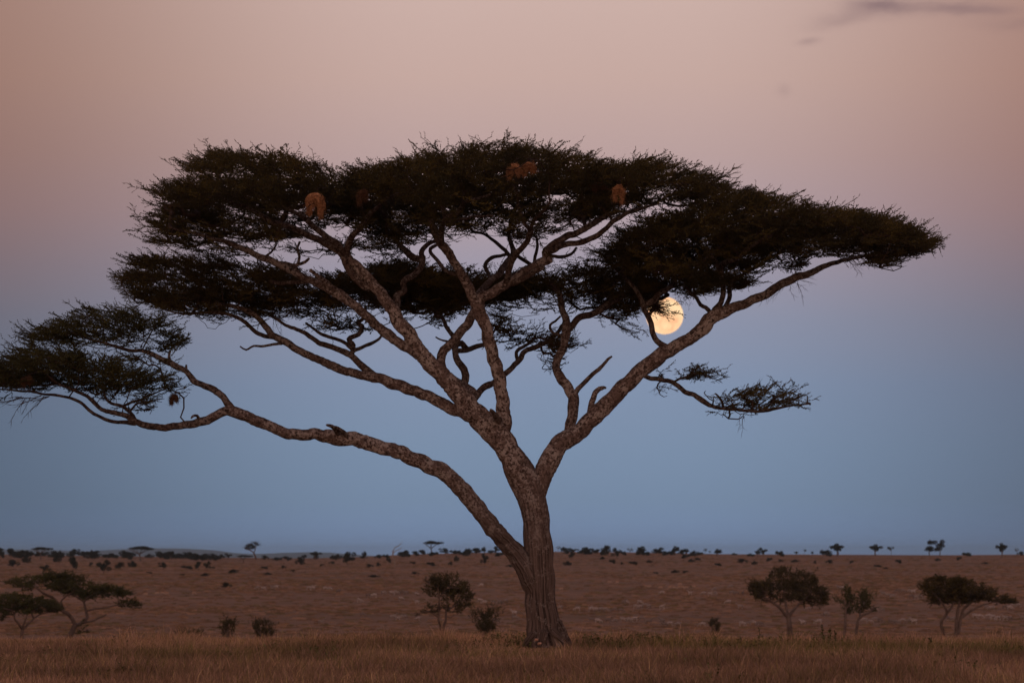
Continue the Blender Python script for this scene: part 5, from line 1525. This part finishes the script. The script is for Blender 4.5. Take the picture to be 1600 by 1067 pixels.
# leafy green weeds between the grass
def weed_patch(specs, r, name, label):
    b = Buf()
    for (px, py, n, wpx, hm) in specs:
        Y_ = F * CAMZ / (py - 870)
        cx = (px - 800) / F * Y_
        for _ in range(int(n * 0.75)):
            x = cx + r.normal(0, wpx * Y_ / F * .45); y = Y_ - 1.5 + r.normal(0, 3.6)
            z = float(ground_z(x, y)); H_ = hm * r.uniform(.3, 1.25)
            top = np.array([x + r.normal(0, .05), y + r.normal(0, .05), z + H_])
            v_, q_ = seg_prism(np.array([x, y, z]), top, .005, .003)
            c = np.array([0.10, 0.10, 0.034]) * r.uniform(.6, 1.5)
            b.add(v_, q_, C=c)
            for f in np.linspace(.25, 1, 9):
                a = r.uniform(0, 6.28); l = r.uniform(.04, .09)
                o_ = np.array([x, y, z]) * (1 - f) + top * f
                d = np.array([math.cos(a), math.sin(a), r.uniform(-.2, .7)]); s_ = np.array([-d[1], d[0], 0]) * .022
                b.add(np.array([o_, o_ + d * l * .5 - s_, o_ + d * l, o_ + d * l * .5 + s_]), [(0, 1, 2, 3)], C=c)
    return tag(obj(name, b.build(name, (TINT,), smooth=False, color=True, limb=False)), label, 'weeds', kind='stuff')


weed_patch([(780, 1000, 170, 40, .20), (815, 1004, 90, 22, .26), (700, 1014, 60, 60, .16), (915, 1003, 110, 32, .22), (960, 1006, 50, 20, .18), (1010, 1003, 170, 50, .24), (1090, 1006, 110, 60, .2), (1160, 1010, 110, 60, .22),
            (1230, 1008, 90, 50, .22), (1310, 1012, 90, 50, .2), (1420, 1010, 60, 60, .18), (1560, 1016, 40, 40, .18), (500, 1022, 90, 36, .2), (440, 1012, 30, 40, .2), (350, 1022, 40, 60, .16), (200, 1022, 40, 60, .16), (130, 1020, 60, 40, .2),
            (60, 1030, 30, 50, .2), (210, 1050, 40, 20, .2), (820, 1050, 20, 30, .15), (610, 1008, 40, 60, .16), (1120, 1052, 24, 40, .18), (1480, 1040, 30, 60, .18), (980, 1060, 20, 40, .14), (1290, 1003, 60, 40, .24)],
           np.random.default_rng(5), 'weeds', 'low leafy green weeds scattered through the foreground grass')


def stalk(px, py, hpx, label):
    Y_ = min(F * CAMZ / (py - 870), 108)
    x = (px - 800) / F * Y_; z = float(ground_z(x, Y_)); H_ = hpx * Y_ / F
    b = Buf(); r = np.random.default_rng(int(px))
    pts = np.array([(0, 0, -.02), (.01, 0, H_ * .5), (-.02, .01, H_)])
    V, q, tr, L = tube(catmull(pts, .08), np.linspace(.010, .005, len(catmull(pts, .08))), 5)
    b.add(V, q, tr, C=(.07, .06, .03))
    for f in np.linspace(.15, 1.0, 34):
        a = r.uniform(0, 6.28); l = r.uniform(.05, .11) * (1.2 - f * .5)
        o_ = np.array([0, 0, H_ * f]); d = np.array([math.cos(a), math.sin(a), r.uniform(0, .9)]); s_ = np.array([-d[1], d[0], 0]) * .024
        b.add(np.array([o_, o_ + d * l * .5 - s_, o_ + d * l, o_ + d * l * .5 + s_]), [(0, 1, 2, 3)], C=np.array([.06, .07, .02]) * r.uniform(.7, 1.4))
    tag(obj('leafy_stalk', b.build('leafy_stalk', (TINT,), smooth=False, color=True, limb=False), loc=(x, Y_, z)), label, 'plant', 'tall green stalks in the foreground grass')


stalk(1284, 1003, 28, 'tall green leafy stalk, left of the pair below the broad green tree')
stalk(1296, 1004, 24, 'slightly shorter green stalk, right of the pair below the broad green tree')
stalk(1304, 1006, 20, 'shortest green stalk, just right of the taller pair')
stalk(1186, 1004, 24, 'thin single green stalk left of the broad green tree trunk')
stalk(1452, 1012, 16, 'small green stalk poking up from grass below the wind-swept acacia')

# pale stones at the trunk's foot
for k, (px, py, s_, lab) in enumerate(((838, 999, 3.0, 'pale pinkish stone at the trunk foot, upper of two'), (843, 1005, 3.2, 'pale pinkish stone at the trunk foot, lower of two'))):
    r = np.random.default_rng(k)
    u2, v2 = np.meshgrid(np.linspace(0, 2 * np.pi, 14, endpoint=False), np.linspace(.05, np.pi - .05, 9), indexing='ij')
    S_ = np.stack([np.cos(u2) * np.sin(v2), np.sin(u2) * np.sin(v2), np.cos(v2) * .7], -1)
    S_ *= (1 + .16 * np.sin(3 * u2 + k) * np.sin(2 * v2) + .1 * np.sin(5 * u2 + 2))[..., None]
    i2 = np.arange(14 * 9).reshape(14, 9)
    q = np.stack([i2[:, :-1], np.roll(i2, -1, 0)[:, :-1], np.roll(i2, -1, 0)[:, 1:], i2[:, 1:]], -1).reshape(-1, 4)
    if k == 0:
        mS, hS, pS, oS = material('pink_stone')
        fS = hS.noise(hS.n('ShaderNodeTexCoord').outputs['Object'], 20, 4)
        hS.l(hS.ramp(fS, [(.3, (.30, .17, .12)), (.7, (.5, .3, .22))]), pS.inputs['Base Color'])
    loc = unproj(px, py, 99.3)
    o = obj('stone', mesh_from('stone', S_.reshape(-1, 3) * s_ * 100 / F, None, q, True, (mS,)), loc=tuple(loc))
    tag(o, lab, 'stone', 'pale stones at the trunk foot')

# tussocks over the far plain
r = np.random.default_rng(12)
n = 38000
y = 1.0 / r.uniform(1 / 2900, 1 / 830, n)
x = r.uniform(-1, 1, n) * (0.124 * y + 40)
den = vnoise(x / 60 + 3, y / 60 + 8) * .6 + vnoise(x / 200, y / 200) * .4
kp = r.random(n) < (0.25 + 0.75 * smooth01((den - .3) / .4))
x, y = x[kp], y[kp]; n = len(x)
z = ground_z(x, y)
V, Q, C_ = [], [], []
k = 5
for j in range(k):
    a = r.uniform(0, 6.28, n); L_ = r.uniform(.3, 1.3, n) * (y / 1000) ** .4; H_ = r.uniform(.06, .26, n)
    ox, oy = r.normal(0, .5, n), r.normal(0, .5, n)
    dx, dy = np.cos(a) * L_, np.sin(a) * L_
    V.append(np.stack([np.stack([x + ox - dx, y + oy - dy, z - .03], -1), np.stack([x + ox + dx, y + oy + dy, z - .03], -1),
                       np.stack([x + ox + dx * .6, y + oy + dy * .6, z + H_], -1), np.stack([x + ox - dx * .7, y + oy - dy * .7, z + H_ * .8], -1)], 1).reshape(-1, 3))
    Q.append(np.arange(4 * n).reshape(n, 4) + j * 4 * n)
pal = np.array([(.25, .150, .094), (.20, .122, .076), (.16, .118, .056), (.30, .185, .122)])
c = pal[r.choice(4, n, p=[.35, .25, .2, .2])] * r.uniform(.7, 1.2, (n, 1))
tag(obj('grass_tussocks', mesh_from('grass_tussocks', np.vstack(V), None, np.vstack(Q), False, (TINT,), col=np.tile(np.repeat(c, 4, 0), (k, 1)))),
    'low brown and olive grass tussocks dotting the far plain', 'grass', kind='stuff')
